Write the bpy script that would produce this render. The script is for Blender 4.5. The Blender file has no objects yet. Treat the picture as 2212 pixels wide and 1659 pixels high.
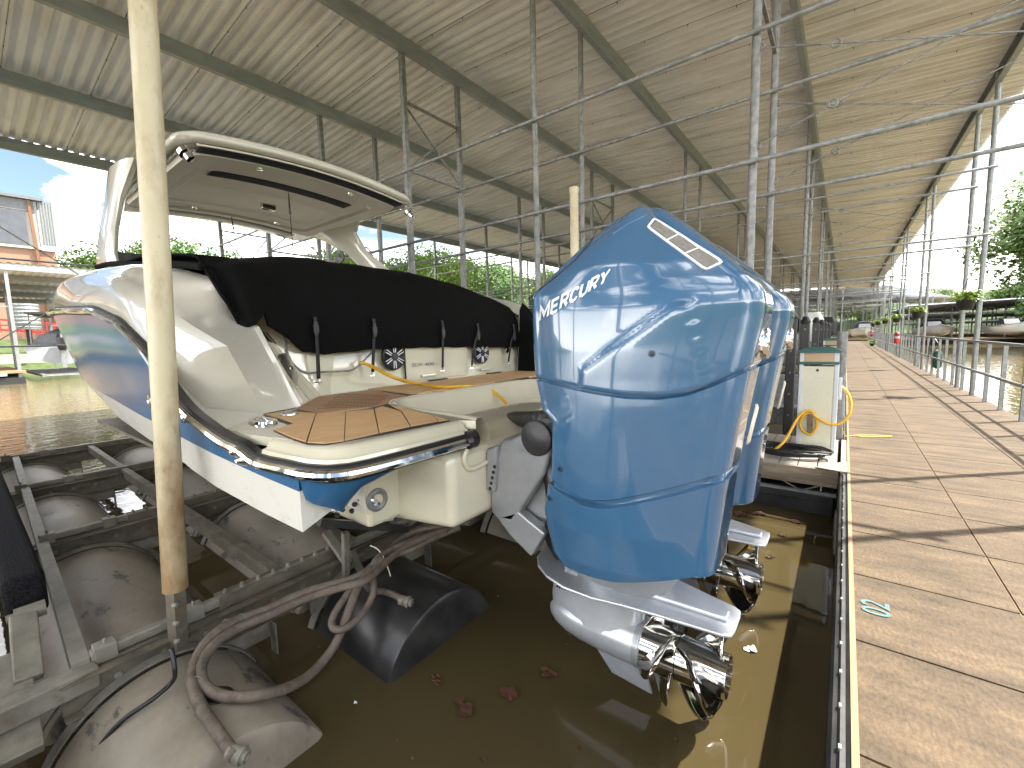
import bpy, math, random
from mathutils import Vector, Matrix
from mathutils.bvhtree import BVHTree
random.seed(7)
R = math.radians
S = bpy.context.scene
COL = S.collection
# ------------------------------------------------------------------ camera, world, sun
F, CX, CY, CH = 930., 1106., 829.5, 1.2
AX = Vector((0.79262727, -0.0434674, -0.60815507))
AY = Vector((0.60914093, 0.09940841, 0.78680703))
AZ = Vector((-0.02625528, 0.99409685, -0.10527159))
CAM = Vector((0, 0, CH))
def ray(u, v):
    c = Vector(((u - CX) / F, -(v - CY) / F, 1.0))
    return Vector((AX.dot(c), AY.dot(c), AZ.dot(c)))
def P(u, v, X=None, Y=None, Z=None):
    """a point of the photograph put at a known plane of the real place"""
    d = ray(u, v)
    if X is not None: t = X / d.x
    elif Y is not None: t = Y / d.y
    else: t = (Z - CH) / d.z
    return CAM + d * t
cd = bpy.data.cameras.new('camera'); cam = bpy.data.objects.new('camera', cd); COL.objects.link(cam)
cd.sensor_width = 36; cd.lens = F / 2212 * 36; cd.clip_start = .05; cd.clip_end = 2000
m3 = Matrix(((AX.x, AX.y, -AX.z), (AY.x, AY.y, -AY.z), (AZ.x, AZ.y, -AZ.z)))
cam.matrix_world = Matrix.Translation(CAM) @ m3.to_4x4()
S.camera = cam
S.cycles.diffuse_bounces = 8; S.cycles.max_bounces = 16
SUN_EL, SUN_AZ = R(56), math.atan2(.67, .74)
sl = bpy.data.lights.new('sun', 'SUN'); sl.energy = 2.0; sl.angle = R(.75); sl.color = (1, .94, .84)
so = bpy.data.objects.new('sun', sl); COL.objects.link(so)
sd = Vector((math.cos(SUN_EL) * math.cos(SUN_AZ), math.cos(SUN_EL) * math.sin(SUN_AZ), math.sin(SUN_EL)))
so.rotation_euler = sd.to_track_quat('Z', 'Y').to_euler(); so.location = (20, 20, 40)
S.view_settings.view_transform = 'Standard'; S.view_settings.look = 'None'; S.view_settings.gamma = 1
S.view_settings.exposure = 2.8
W = bpy.data.worlds.new('World'); S.world = W; W.use_nodes = True
nt = W.node_tree; nt.nodes.clear()
out = nt.nodes.new('ShaderNodeOutputWorld'); bg = nt.nodes.new('ShaderNodeBackground'); bg.inputs[1].default_value = .15
sky = nt.nodes.new('ShaderNodeTexSky'); sky.sky_type = 'NISHITA'; sky.sun_disc = False
sky.sun_elevation = SUN_EL; sky.sun_rotation = math.pi / 2 - SUN_AZ; sky.dust_density = 1.5; sky.air_density = 1.0
tc = nt.nodes.new('ShaderNodeTexCoord'); mp = nt.nodes.new('ShaderNodeMapping'); mp.inputs['Scale'].default_value = (1.2, 1.2, 3.2); mp.inputs['Location'].default_value = (.35, .6, .1)
no = nt.nodes.new('ShaderNodeTexNoise'); no.inputs['Scale'].default_value = 2.1; no.inputs['Detail'].default_value = 7; no.inputs['Roughness'].default_value = .55
cr = nt.nodes.new('ShaderNodeValToRGB'); cr.color_ramp.elements[0].position = .48; cr.color_ramp.elements[1].position = .66
mx = nt.nodes.new('ShaderNodeMixRGB'); mx.inputs[2].default_value = (11.4, 11.1, 10.7, 1)
L = nt.links.new
L(tc.outputs['Generated'], mp.inputs[0]); L(mp.outputs[0], no.inputs['Vector']); L(no.outputs['Fac'], cr.inputs[0])
dim = nt.nodes.new('ShaderNodeMixRGB'); dim.blend_type = 'MULTIPLY'; dim.inputs[0].default_value = 1; dim.inputs[2].default_value = (.27, .27, .27, 1)
sep = nt.nodes.new('ShaderNodeSeparateXYZ'); hz_ = nt.nodes.new('ShaderNodeMapRange'); hz_.inputs[1].default_value = .22; hz_.inputs[2].default_value = .05; hz_.inputs[3].default_value = 0; hz_.inputs[4].default_value = 1; hz_.clamp = True
L(tc.outputs['Generated'], sep.inputs[0]); L(sep.outputs['Z'], hz_.inputs[0])
mxf = nt.nodes.new('ShaderNodeMath'); mxf.operation = 'MAXIMUM'; L(cr.outputs[0], mxf.inputs[0]); L(hz_.outputs[0], mxf.inputs[1])
L(mxf.outputs[0], mx.inputs[0]); L(sky.outputs[0], dim.inputs[1]); L(dim.outputs[0], mx.inputs[1]); L(mx.outputs[0], bg.inputs[0]); L(bg.outputs[0], out.inputs[0])

# ------------------------------------------------------------------ materials
def pm(name, c1, c2=None, scale=4., rough=.5, metal=0., bump=0., bscale=None, coat=0., stretch=(1, 1, 1), lo=.35, hi=.65, spec=.5, r2=None, detail=5, brough=.6):
    m = bpy.data.materials.new(name); m.use_nodes = True; n = m.node_tree; b = n.nodes['Principled BSDF']
    b.inputs['Base Color'].default_value = (*c1, 1); b.inputs['Roughness'].default_value = rough; b.inputs['Metallic'].default_value = metal
    b.inputs['Coat Weight'].default_value = coat; b.inputs['Coat Roughness'].default_value = .02; b.inputs['Specular IOR Level'].default_value = spec
    t = n.nodes.new('ShaderNodeTexCoord'); mpg = n.nodes.new('ShaderNodeMapping'); mpg.inputs['Scale'].default_value = stretch
    n.links.new(t.outputs['Object'], mpg.inputs[0])
    if c2 is not None:
        nz = n.nodes.new('ShaderNodeTexNoise'); nz.inputs['Scale'].default_value = scale; nz.inputs['Detail'].default_value = detail; nz.inputs['Roughness'].default_value = brough
        n.links.new(mpg.outputs[0], nz.inputs['Vector'])
        r = n.nodes.new('ShaderNodeValToRGB'); r.color_ramp.elements[0].color = (*c1, 1); r.color_ramp.elements[1].color = (*c2, 1)
        r.color_ramp.elements[0].position = lo; r.color_ramp.elements[1].position = hi
        n.links.new(nz.outputs['Fac'], r.inputs[0]); n.links.new(r.outputs[0], b.inputs['Base Color'])
        if r2 is not None:
            mr = n.nodes.new('ShaderNodeMapRange'); mr.inputs[1].default_value = lo; mr.inputs[2].default_value = hi; mr.inputs[3].default_value = rough; mr.inputs[4].default_value = r2
            n.links.new(nz.outputs['Fac'], mr.inputs[0]); n.links.new(mr.outputs[0], b.inputs['Roughness'])
    if bump:
        nb = n.nodes.new('ShaderNodeTexNoise'); nb.inputs['Scale'].default_value = bscale or scale * 3; nb.inputs['Detail'].default_value = 4
        n.links.new(mpg.outputs[0], nb.inputs['Vector'])
        bp = n.nodes.new('ShaderNodeBump'); bp.inputs['Strength'].default_value = bump; bp.inputs['Distance'].default_value = .02
        n.links.new(nb.outputs['Fac'], bp.inputs['Height']); n.links.new(bp.outputs[0], b.inputs['Normal'])
    return m
M = {}
M['blue'] = pm('blue_gelcoat', (.038, .105, .198), (.042, .114, .21), 3, .16, coat=1)
M['hullblue'] = pm('hull_blue', (.028, .10, .21), (.032, .11, .225), 2, .12, coat=0)
M['bluedark'] = pm('dark_blue_gap', (.02, .06, .12), rough=.4)
M['cream'] = pm('cream_gelcoat', (.56, .525, .40), (.60, .56, .43), 2, .12, coat=.8)
M['white'] = pm('white_gelcoat', (.53, .505, .425), (.57, .54, .46), 2.5, .14, coat=.8)
M['bottom'] = pm('bottom_white', (.60, .58, .52), (.45, .42, .34), 9, .3, lo=.55, hi=.8)
M['chrome'] = pm('chrome', (.75, .74, .72), rough=.06, metal=1)
M['steel'] = pm('polished_steel', (.62, .60, .56), (.5, .48, .44), 8, .09, metal=1)
M['black'] = pm('black_rubber', (.012, .012, .013), rough=.4)
M['blackplastic'] = pm('black_plastic', (.02, .02, .021), (.03, .03, .03), 30, .45, bump=.1)
M['canvas'] = pm('black_canvas', (.0022, .0021, .002), (.0035, .0034, .0033), 60, .85, bump=.25, bscale=7, spec=.12)
M['webbing'] = pm('webbing', (.016, .016, .017), rough=.7)
M['teak'] = pm('faux_teak', (.52, .325, .155), (.60, .38, .19), 5, .6, bump=.12, bscale=80, stretch=(4, 1, 1))
M['teak2'] = pm('grate_teak', (.34, .20, .11), (.40, .24, .14), 8, .6)
M['grey'] = pm('phantom_grey_paint', (.30, .31, .32), (.34, .35, .36), 12, .32, metal=.45, coat=.3)
M['silver'] = pm('silver_paint', (.44, .46, .49), (.50, .52, .55), 10, .3, metal=.5, coat=.3)
M['letter'] = pm('letter_silver', (.62, .64, .66), rough=.3, metal=.3)
M['satin'] = pm('satin_steel', (.8, .79, .76), rough=.28, metal=1)
M['letterout'] = pm('letter_white', (.75, .76, .78), rough=.4)
M['galv'] = pm('galvanised_steel', (.20, .22, .22), (.30, .31, .30), 14, .48, metal=.35, bump=.08, bscale=60)
M['galvdark'] = pm('weathered_galvanised', (.16, .165, .165), (.29, .295, .285), 16, .55, metal=.3, bump=.1, bscale=50)
M['purlin'] = pm('purlin_steel', (.26, .285, .30), (.34, .365, .375), 5, .5, metal=.3, stretch=(1, .3, 1))
M['liftsteel'] = pm('dirty_lift_steel', (.085, .075, .055), (.16, .14, .10), 9, .6, metal=.15, bump=.15, bscale=40, stretch=(1, 1, 2))
M['liftpale'] = pm('lift_pale_steel', (.15, .14, .11), (.235, .22, .175), 10, .55, metal=.1, bump=.1)
M['tank'] = pm('silted_tank', (.17, .145, .108), (.27, .235, .18), 3.2, .42, bump=.12, bscale=26, lo=.3, hi=.62, r2=.6)
M['tankblack'] = pm('black_poly', (.012, .012, .013), (.035, .033, .03), 6, .3)
M['carpet'] = pm('black_carpet', (.006, .006, .007), (.02, .02, .022), 90, .95, bump=.6, bscale=120, spec=.1)
M['pvc'] = pm('old_pvc', (.52, .45, .28), (.58, .52, .36), 7, .35, bump=.06, bscale=40, stretch=(1, 1, .35))
M['hose'] = pm('dusty_hose', (.10, .075, .055), (.15, .12, .09), 18, .7, bump=.15, bscale=60)
M['yellow'] = pm('yellow_cord', (.72, .42, .02), (.66, .36, .02), 20, .4)
M['wood'] = pm('weathered_wood', (.16, .12, .08), (.30, .25, .18), 5, .8, bump=.4, bscale=24, stretch=(.5, 6, 8))
M['plank'] = pm('grey_plank', (.20, .175, .15), (.30, .27, .235), 5, .8, bump=.3, bscale=24, stretch=(1, 7, 1))
M['float'] = pm('black_float', (.012, .012, .014), (.04, .04, .04), 4, .55, bump=.2)
M['woodstrip'] = pm('new_wood_edge', (.26, .165, .085), (.32, .22, .125), 12, .7, stretch=(1, .2, 1))
M['red'] = pm('red_paint', (.55, .01, .012), rough=.3)
M['pedcream'] = pm('pedestal_cream', (.62, .60, .45), (.66, .64, .50), 40, .45, bump=.05, bscale=200)
M['pedwhite'] = pm('pedestal_edge', (.58, .60, .62), rough=.4)
M['teal'] = pm('teal_paint', (.02, .10, .095), rough=.45)
M['lens'] = pm('amber_lens', (.40, .27, .13), (.46, .33, .18), 60, .3, stretch=(1, 1, 12))
M['brown'] = pm('brown_bracket', (.16, .11, .07), rough=.5)
M['greenfender'] = pm('green_fender', (.01, .06, .045), rough=.5)
M['leaf1'] = pm('foliage', (.055, .115, .02), (.135, .205, .04), 1.2, .6)
M['leaf2'] = pm('foliage_dark', (.055, .12, .03), (.11, .20, .045), 1.0, .6)
M['fern'] = pm('fern_leaf', (.17, .30, .03), (.27, .38, .05), 8, .5)
M['bark'] = pm('bark', (.07, .055, .04), (.12, .10, .08), 6, .9, bump=.4)
M['deadleaf'] = pm('dead_leaf', (.10, .035, .015), (.05, .022, .012), 20, .7)
M['brick'] = pm('tan_brick', (.24, .135, .09), (.29, .17, .115), 14, .85)
M['darkpanel'] = pm('dark_window_panel', (.05, .055, .065), (.07, .075, .085), 2, .35)
M['concrete'] = pm('concrete', (.33, .31, .28), (.38, .36, .33), 4, .8)
M['grass'] = pm('grass', (.045, .075, .02), (.08, .115, .035), 2, .9, bump=.3)
M['glass'] = pm('dark_glass', (.02, .025, .03), rough=.05, spec=.8)
M['navy'] = pm('navy_canvas', (.006, .009, .022), rough=.7)
M['ceilingvinyl'] = pm('hardtop_liner', (.78, .74, .69), (.82, .78, .73), 3, .45)
M['boatwhite'] = pm('boat_white', (.62, .62, .60), rough=.25, coat=.5)
M['boatgrey'] = pm('boat_grey', (.28, .30, .32), (.34, .35, .37), 3, .3)
M['cover_grey'] = pm('grey_cover', (.09, .095, .10), (.13, .135, .14), 6, .8)
M['rust'] = pm('rust', (.2, .09, .03), (.12, .06, .03), 30, .8)
M['cyan'] = pm('blue_chalk_paint', (.09, .20, .22), (.13, .11, .075), 60, .8, lo=.45, hi=.7)
M['filter'] = pm('intake_mesh', (.16, .145, .125), (.22, .205, .18), 50, .5)
M['screen'] = pm('speaker_black', (.01, .01, .011), rough=.35)

def roof_mat():
    m = bpy.data.materials.new('painted_corrugated_sheet'); m.use_nodes = True; n = m.node_tree; b = n.nodes['Principled BSDF']
    t = n.nodes.new('ShaderNodeTexCoord'); nz = n.nodes.new('ShaderNodeTexNoise'); nz.inputs['Scale'].default_value = .9; nz.inputs['Detail'].default_value = 7
    sx = n.nodes.new('ShaderNodeSeparateXYZ'); n.links.new(t.outputs['Object'], sx.inputs[0]); n.links.new(t.outputs['Object'], nz.inputs['Vector'])
    ad = n.nodes.new('ShaderNodeMath'); ad.operation = 'ADD'; mu = n.nodes.new('ShaderNodeMath'); mu.operation = 'MULTIPLY'; mu.inputs[1].default_value = 1.2
    n.links.new(nz.outputs['Fac'], mu.inputs[0]); n.links.new(sx.outputs['X'], ad.inputs[0]); n.links.new(mu.outputs[0], ad.inputs[1])
    mr = n.nodes.new('ShaderNodeMapRange'); mr.inputs[1].default_value = -2.7; mr.inputs[2].default_value = -1.9
    n.links.new(ad.outputs[0], mr.inputs[0])
    mxx = n.nodes.new('ShaderNodeMixRGB'); mxx.inputs[1].default_value = (.78, .83, .93, 1); mxx.inputs[2].default_value = (.87, .87, .88, 1)
    n.links.new(mr.outputs[0], mxx.inputs[0])
    n2 = n.nodes.new('ShaderNodeTexNoise'); n2.inputs['Scale'].default_value = 3; n2.inputs['Detail'].default_value = 8
    mp2 = n.nodes.new('ShaderNodeMapping'); mp2.inputs['Scale'].default_value = (.35, 1.6, 1); n.links.new(t.outputs['Object'], mp2.inputs[0]); n.links.new(mp2.outputs[0], n2.inputs['Vector'])
    r = n.nodes.new('ShaderNodeValToRGB'); r.color_ramp.elements[0].color = (.82, .80, .77, 1); r.color_ramp.elements[1].color = (1, 1, 1, 1); r.color_ramp.elements[0].position = .33; r.color_ramp.elements[1].position = .6
    n.links.new(n2.outputs['Fac'], r.inputs[0])
    mm = n.nodes.new('ShaderNodeMixRGB'); mm.blend_type = 'MULTIPLY'; mm.inputs[0].default_value = 1
    n.links.new(mxx.outputs[0], mm.inputs[1]); n.links.new(r.outputs[0], mm.inputs[2]); n.links.new(mm.outputs[0], b.inputs['Base Color'])
    b.inputs['Roughness'].default_value = .55
    return m
M['roof'] = roof_mat()
def stain(m, col, scale, lo, hi, stretch=(1, 1, 1), amount=1., zlo=None, zhi=None, rough=None):
    n = m.node_tree; b = n.nodes['Principled BSDF']; src = b.inputs['Base Color'].links[0].from_socket
    t = n.nodes.new('ShaderNodeTexCoord'); mp_ = n.nodes.new('ShaderNodeMapping'); mp_.inputs['Scale'].default_value = stretch; mp_.inputs['Location'].default_value = (3.1, 7.7, 1.3)
    nz = n.nodes.new('ShaderNodeTexNoise'); nz.inputs['Scale'].default_value = scale; nz.inputs['Detail'].default_value = 8; nz.inputs['Roughness'].default_value = .65
    n.links.new(t.outputs['Object'], mp_.inputs[0]); n.links.new(mp_.outputs[0], nz.inputs['Vector']); fac = nz.outputs['Fac']
    if zlo is not None:
        sx = n.nodes.new('ShaderNodeSeparateXYZ'); n.links.new(t.outputs['Object'], sx.inputs[0]); mz = n.nodes.new('ShaderNodeMapRange'); mz.inputs[1].default_value = zlo; mz.inputs[2].default_value = zhi; mz.inputs[3].default_value = .32; mz.inputs[4].default_value = 0
        n.links.new(sx.outputs['Z'], mz.inputs[0]); ad = n.nodes.new('ShaderNodeMath'); ad.operation = 'ADD'; n.links.new(fac, ad.inputs[0]); n.links.new(mz.outputs[0], ad.inputs[1]); fac = ad.outputs[0]
    mr = n.nodes.new('ShaderNodeMapRange'); mr.inputs[1].default_value = lo; mr.inputs[2].default_value = hi; mr.inputs[4].default_value = amount; n.links.new(fac, mr.inputs[0])
    mxn = n.nodes.new('ShaderNodeMixRGB'); mxn.inputs[2].default_value = (*col, 1); n.links.new(mr.outputs[0], mxn.inputs[0]); n.links.new(src, mxn.inputs[1]); n.links.new(mxn.outputs[0], b.inputs['Base Color'])
stain(M['pvc'], (.22, .12, .045), 5, .52, .80, (1, 1, .5), .85, 0., 1.0)
stain(M['pvc'], (.12, .09, .05), 30, .60, .72, (1, 1, .4), .5)
stain(M['tank'], (.03, .032, .034), 2.6, .60, .66, (1.2, 2.6, 1), .8)
stain(M['tank'], (.30, .27, .21), 5, .55, .75, (.7, 3, 1), .6)
stain(M['liftsteel'], (.14, .06, .02), 7, .58, .70, (1, 1, 1), .7)
stain(M['liftpale'], (.10, .07, .04), 6, .54, .70, (1, 1, 1), .7)
stain(M['galvdark'], (.10, .07, .045), 9, .60, .72, (1, 1, .5), .5)
stain(M['bottom'], (.30, .26, .18), 22, .62, .70, (.3, 1, 1), .6)
stain(M['hose'], (.05, .04, .03), 12, .55, .65, (1, 1, 1), .6)
def walk_mat():
    m = bpy.data.materials.new('dock_panel'); m.use_nodes = True; n = m.node_tree; b = n.nodes['Principled BSDF']
    t = n.nodes.new('ShaderNodeTexCoord'); mp_ = n.nodes.new('ShaderNodeMapping'); mp_.inputs['Scale'].default_value = (1.2, 3.4, 1); n.links.new(t.outputs['Object'], mp_.inputs[0])
    nz = n.nodes.new('ShaderNodeTexNoise'); nz.inputs['Scale'].default_value = 2.2; nz.inputs['Detail'].default_value = 8; nz.inputs['Roughness'].default_value = .65; n.links.new(mp_.outputs[0], nz.inputs['Vector'])
    r = n.nodes.new('ShaderNodeValToRGB'); r.color_ramp.elements[0].color = (.050, .035, .021, 1); r.color_ramp.elements[1].color = (.145, .104, .062, 1); r.color_ramp.elements[0].position = .30; r.color_ramp.elements[1].position = .66
    n.links.new(nz.outputs['Fac'], r.inputs[0])
    n3 = n.nodes.new('ShaderNodeTexNoise'); n3.inputs['Scale'].default_value = 38; n3.inputs['Detail'].default_value = 7; n3.inputs['Roughness'].default_value = .75
    mp3 = n.nodes.new('ShaderNodeMapping'); mp3.inputs['Scale'].default_value = (2.2, 1, 1); n.links.new(t.outputs['Object'], mp3.inputs[0]); n.links.new(mp3.outputs[0], n3.inputs['Vector'])
    r3 = n.nodes.new('ShaderNodeValToRGB'); r3.color_ramp.elements[0].color = (.45, .42, .38, 1); r3.color_ramp.elements[1].color = (1.4, 1.36, 1.30, 1); r3.color_ramp.elements[0].position = .3; r3.color_ramp.elements[1].position = .72
    n.links.new(n3.outputs['Fac'], r3.inputs[0])
    mm = n.nodes.new('ShaderNodeMixRGB'); mm.blend_type = 'MULTIPLY'; mm.inputs[0].default_value = 1; n.links.new(r.outputs[0], mm.inputs[1]); n.links.new(r3.outputs[0], mm.inputs[2])
    n.links.new(mm.outputs[0], b.inputs['Base Color']); b.inputs['Roughness'].default_value = .8
    bp = n.nodes.new('ShaderNodeBump'); bp.inputs['Strength'].default_value = .35; bp.inputs['Distance'].default_value = .004; n.links.new(n3.outputs['Fac'], bp.inputs['Height']); n.links.new(bp.outputs[0], b.inputs['Normal'])
    return m
M['walk'] = walk_mat()
def water_mat():
    m = bpy.data.materials.new('murky_water'); m.use_nodes = True; n = m.node_tree; b = n.nodes['Principled BSDF']
    b.inputs['Roughness'].default_value = .03; b.inputs['IOR'].default_value = 1.33; b.inputs['Specular IOR Level'].default_value = .5
    t = n.nodes.new('ShaderNodeTexCoord')
    nz = n.nodes.new('ShaderNodeTexNoise'); nz.inputs['Scale'].default_value = .5; nz.inputs['Detail'].default_value = 3; n.links.new(t.outputs['Object'], nz.inputs['Vector'])
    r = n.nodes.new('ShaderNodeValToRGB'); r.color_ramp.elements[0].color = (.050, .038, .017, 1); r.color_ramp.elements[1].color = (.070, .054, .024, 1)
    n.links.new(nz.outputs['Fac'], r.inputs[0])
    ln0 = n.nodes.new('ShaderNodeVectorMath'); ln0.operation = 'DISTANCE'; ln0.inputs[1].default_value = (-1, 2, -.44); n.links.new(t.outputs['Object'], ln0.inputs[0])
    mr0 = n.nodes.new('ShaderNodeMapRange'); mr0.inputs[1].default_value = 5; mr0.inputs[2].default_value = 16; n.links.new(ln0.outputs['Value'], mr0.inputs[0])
    bounce_tint = n.nodes.new('ShaderNodeMixRGB'); bounce_tint.inputs[2].default_value = (.17, .135, .065, 1); n.links.new(mr0.outputs[0], bounce_tint.inputs[0]); n.links.new(r.outputs[0], bounce_tint.inputs[1]); n.links.new(bounce_tint.outputs[0], b.inputs['Base Color'])  # open water painted lighter to bounce light onto the roof; slip kept shade-dark
    mp_ = n.nodes.new('ShaderNodeMapping'); mp_.inputs['Scale'].default_value = (1.5, .8, 1); n.links.new(t.outputs['Object'], mp_.inputs[0])
    wn = n.nodes.new('ShaderNodeTexNoise'); wn.inputs['Scale'].default_value = 3.2; wn.inputs['Detail'].default_value = 3; n.links.new(mp_.outputs[0], wn.inputs['Vector'])
    # ripples run in open water and die out inside the sheltered slip
    ln = n.nodes.new('ShaderNodeVectorMath'); ln.operation = 'DISTANCE'; ln.inputs[1].default_value = (-1, 2, -.44); n.links.new(t.outputs['Object'], ln.inputs[0])
    mr = n.nodes.new('ShaderNodeMapRange'); mr.inputs[1].default_value = 3; mr.inputs[2].default_value = 14; mr.inputs[3].default_value = .015; mr.inputs[4].default_value = .22
    n.links.new(ln.outputs['Value'], mr.inputs[0])
    bp = n.nodes.new('ShaderNodeBump'); bp.inputs['Distance'].default_value = .1; n.links.new(mr.outputs[0], bp.inputs['Strength']); n.links.new(wn.outputs['Fac'], bp.inputs['Height']); n.links.new(bp.outputs[0], b.inputs['Normal'])
    return m
M['water'] = water_mat()

# ------------------------------------------------------------------ helpers
def wloc(o):
    v = Vector((0, 0, 0))
    while o is not None: v += o.location; o = o.parent
    return v
class MB:
    def __init__(s): s.v = []; s.f = []
    def add(s, vs, fs):
        k = len(s.v); s.v += [tuple(v) for v in vs]; s.f += [tuple(i + k for i in f) for f in fs]; return s
    def box(s, a, b):
        x0, y0, z0 = a; x1, y1, z1 = b
        return s.add([(x0, y0, z0), (x1, y0, z0), (x1, y1, z0), (x0, y1, z0), (x0, y0, z1), (x1, y0, z1), (x1, y1, z1), (x0, y1, z1)],
                     [(0, 3, 2, 1), (4, 5, 6, 7), (0, 1, 5, 4), (1, 2, 6, 5), (2, 3, 7, 6), (3, 0, 4, 7)])
    def beam(s, p, q, w, h, up=(0, 0, 1)):
        p, q = Vector(p), Vector(q); d = (q - p).normalized(); u = Vector(up)
        if abs(d.dot(u)) > .95: u = Vector((1, 0, 0))
        sd_ = d.cross(u).normalized() * w / 2; u = sd_.cross(d).normalized() * h / 2
        vs = [c + a * sd_ + b * u for c in (p, q) for a, b in ((-1, -1), (1, -1), (1, 1), (-1, 1))]
        return s.add(vs, [(0, 1, 2, 3), (4, 7, 6, 5), (0, 4, 5, 1), (1, 5, 6, 2), (2, 6, 7, 3), (3, 7, 4, 0)])
    def tube(s, pts, r, n=8, cap=True):
        pts = [Vector(p) for p in pts]; rs = r if isinstance(r, (list, tuple)) else [r] * len(pts); rings = []; u = None
        for i, p in enumerate(pts):
            d = (pts[min(i + 1, len(pts) - 1)] - pts[max(i - 1, 0)]).normalized()
            if u is None: u = d.orthogonal().normalized()
            else: u = (u - d * u.dot(d)).normalized()
            w = d.cross(u); rings.append([p + (u * math.cos(a) + w * math.sin(a)) * rs[i] for a in [2 * math.pi * j / n for j in range(n)]])
        return s.loft(rings, True, cap)
    def loft(s, rings, closed=True, cap=True):
        n = len(rings[0]); assert all(len(q_) == n for q_ in rings); k = len(s.v); s.v += [tuple(p) for r_ in rings for p in r_]
        for i in range(len(rings) - 1):
            for j in range(n if closed else n - 1):
                a, b = k + i * n + j, k + i * n + (j + 1) % n; s.f.append((a, b, b + n, a + n))
        if cap and closed:
            s.f.append(tuple(k + j for j in range(n))[::-1]); s.f.append(tuple(k + (len(rings) - 1) * n + j for j in range(n)))
        return s
    def lathe(s, prof, o, ax, n=20, cap=True):
        o, ax = Vector(o), Vector(ax).normalized(); u = ax.orthogonal().normalized(); w = ax.cross(u)
        return s.loft([[o + ax * t + (u * math.cos(a) + w * math.sin(a)) * max(r_, 1e-4) for a in [2 * math.pi * j / n for j in range(n)]] for t, r_ in prof], True, cap)
    def prism(s, poly, off):
        off = Vector(off); a = [Vector(p) for p in poly]; n = len(a)
        return s.add(a + [p + off for p in a], [tuple(range(n))[::-1], tuple(range(n, 2 * n))] + [(i, (i + 1) % n, (i + 1) % n + n, i + n) for i in range(n)])
    def grid(s, rows): return s.loft(rows, False, False)
    def build(s, name, m, parent=None, smooth=False, bevel=0, seg=2, solid=0, auto=None):
        me = bpy.data.meshes.new(name); o = wloc(parent) if parent else Vector((0, 0, 0))
        me.from_pydata([tuple(Vector(v) - o) for v in s.v], [], s.f); me.materials.append(m); me.update()
        ob = bpy.data.objects.new(name, me); COL.objects.link(ob)
        if parent: ob.parent = parent
        import bmesh
        bm = bmesh.new(); bm.from_mesh(me); bmesh.ops.recalc_face_normals(bm, faces=bm.faces); bm.to_mesh(me); bm.free()
        if smooth:
            me.polygons.foreach_set('use_smooth', [True] * len(me.polygons))
            if auto: me.set_sharp_from_angle(angle=R(auto))
        if solid:
            md = ob.modifiers.new('solid', 'SOLIDIFY'); md.thickness = solid; md.offset = -1
        if bevel:
            md = ob.modifiers.new('bevel', 'BEVEL'); md.width = bevel; md.segments = seg; md.limit_method = 'ANGLE'; md.angle_limit = R(40)
        return ob
def thing(name, label, cat, loc=(0, 0, 0), group=None, parent=None):
    o = bpy.data.objects.new(name, None); COL.objects.link(o); o.empty_display_size = .2
    if parent: o.parent = parent; o.location = Vector(loc) - wloc(parent)
    else: o.location = loc
    if label: o['label'] = label
    if cat: o['category'] = cat
    if group: o['group'] = group
    return o
def tag(o, label, cat, group=None, kind=None):
    if label: o['label'] = label
    if cat: o['category'] = cat
    if group: o['group'] = group
    if kind: o['kind'] = kind
    return o
def struct(o): o['kind'] = 'structure'; return o
def copy_tree(o, loc, label=None, parent=None):
    def rec(a, pa):
        c = a.copy(); COL.objects.link(c); c.parent = pa
        for ch in list(a.children): rec(ch, c)
        return c
    kids = list(o.children); r = o.copy(); COL.objects.link(r); r.parent = parent; r.location = loc
    for ch in kids: rec(ch, r)
    if label: r['label'] = label
    return r
def smooth_pts(pts, k=6):
    pts = [Vector(p) for p in pts]; o = []
    for i in range(len(pts) - 1):
        a, b, c, d = pts[max(i - 1, 0)], pts[i], pts[i + 1], pts[min(i + 2, len(pts) - 1)]
        for j in range(k):
            t = j / k; o.append(.5 * ((2 * b) + (c - a) * t + (2 * a - 5 * b + 4 * c - d) * t * t + (3 * b - a - 3 * c + d) * t ** 3))
    return o + [pts[-1]]
def interp(x, xs, ys):
    if x <= xs[0]: return ys[0]
    for i in range(len(xs) - 1):
        if x <= xs[i + 1]: t = (x - xs[i]) / (xs[i + 1] - xs[i]); return ys[i] * (1 - t) + ys[i + 1] * t
    return ys[-1]
def sstep(a, b, x):
    t = max(0, min(1, (x - a) / (b - a))); return t * t * (3 - 2 * t)
def text_tris(txt, shear=0., offset=0.):
    cu = bpy.data.curves.new('t', 'FONT'); cu.body = txt; cu.size = 1; cu.shear = shear; cu.offset = offset; cu.resolution_u = 3
    ob = bpy.data.objects.new('t', cu); COL.objects.link(ob); dg = bpy.context.evaluated_depsgraph_get()
    me = bpy.data.meshes.new_from_object(ob.evaluated_get(dg)); vs = [v.co.copy() for v in me.vertices]; fs = [tuple(p.vertices) for p in me.polygons]
    bpy.data.objects.remove(ob); bpy.data.curves.remove(cu); bpy.data.meshes.remove(me)
    x0 = min(v.x for v in vs); x1 = max(v.x for v in vs); y0 = min(v.y for v in vs); y1 = max(v.y for v in vs)
    return [((v.x - x0) / (x1 - x0), (v.y - y0) / (y1 - y0)) for v in vs], fs, (x1 - x0) / (y1 - y0)

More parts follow.
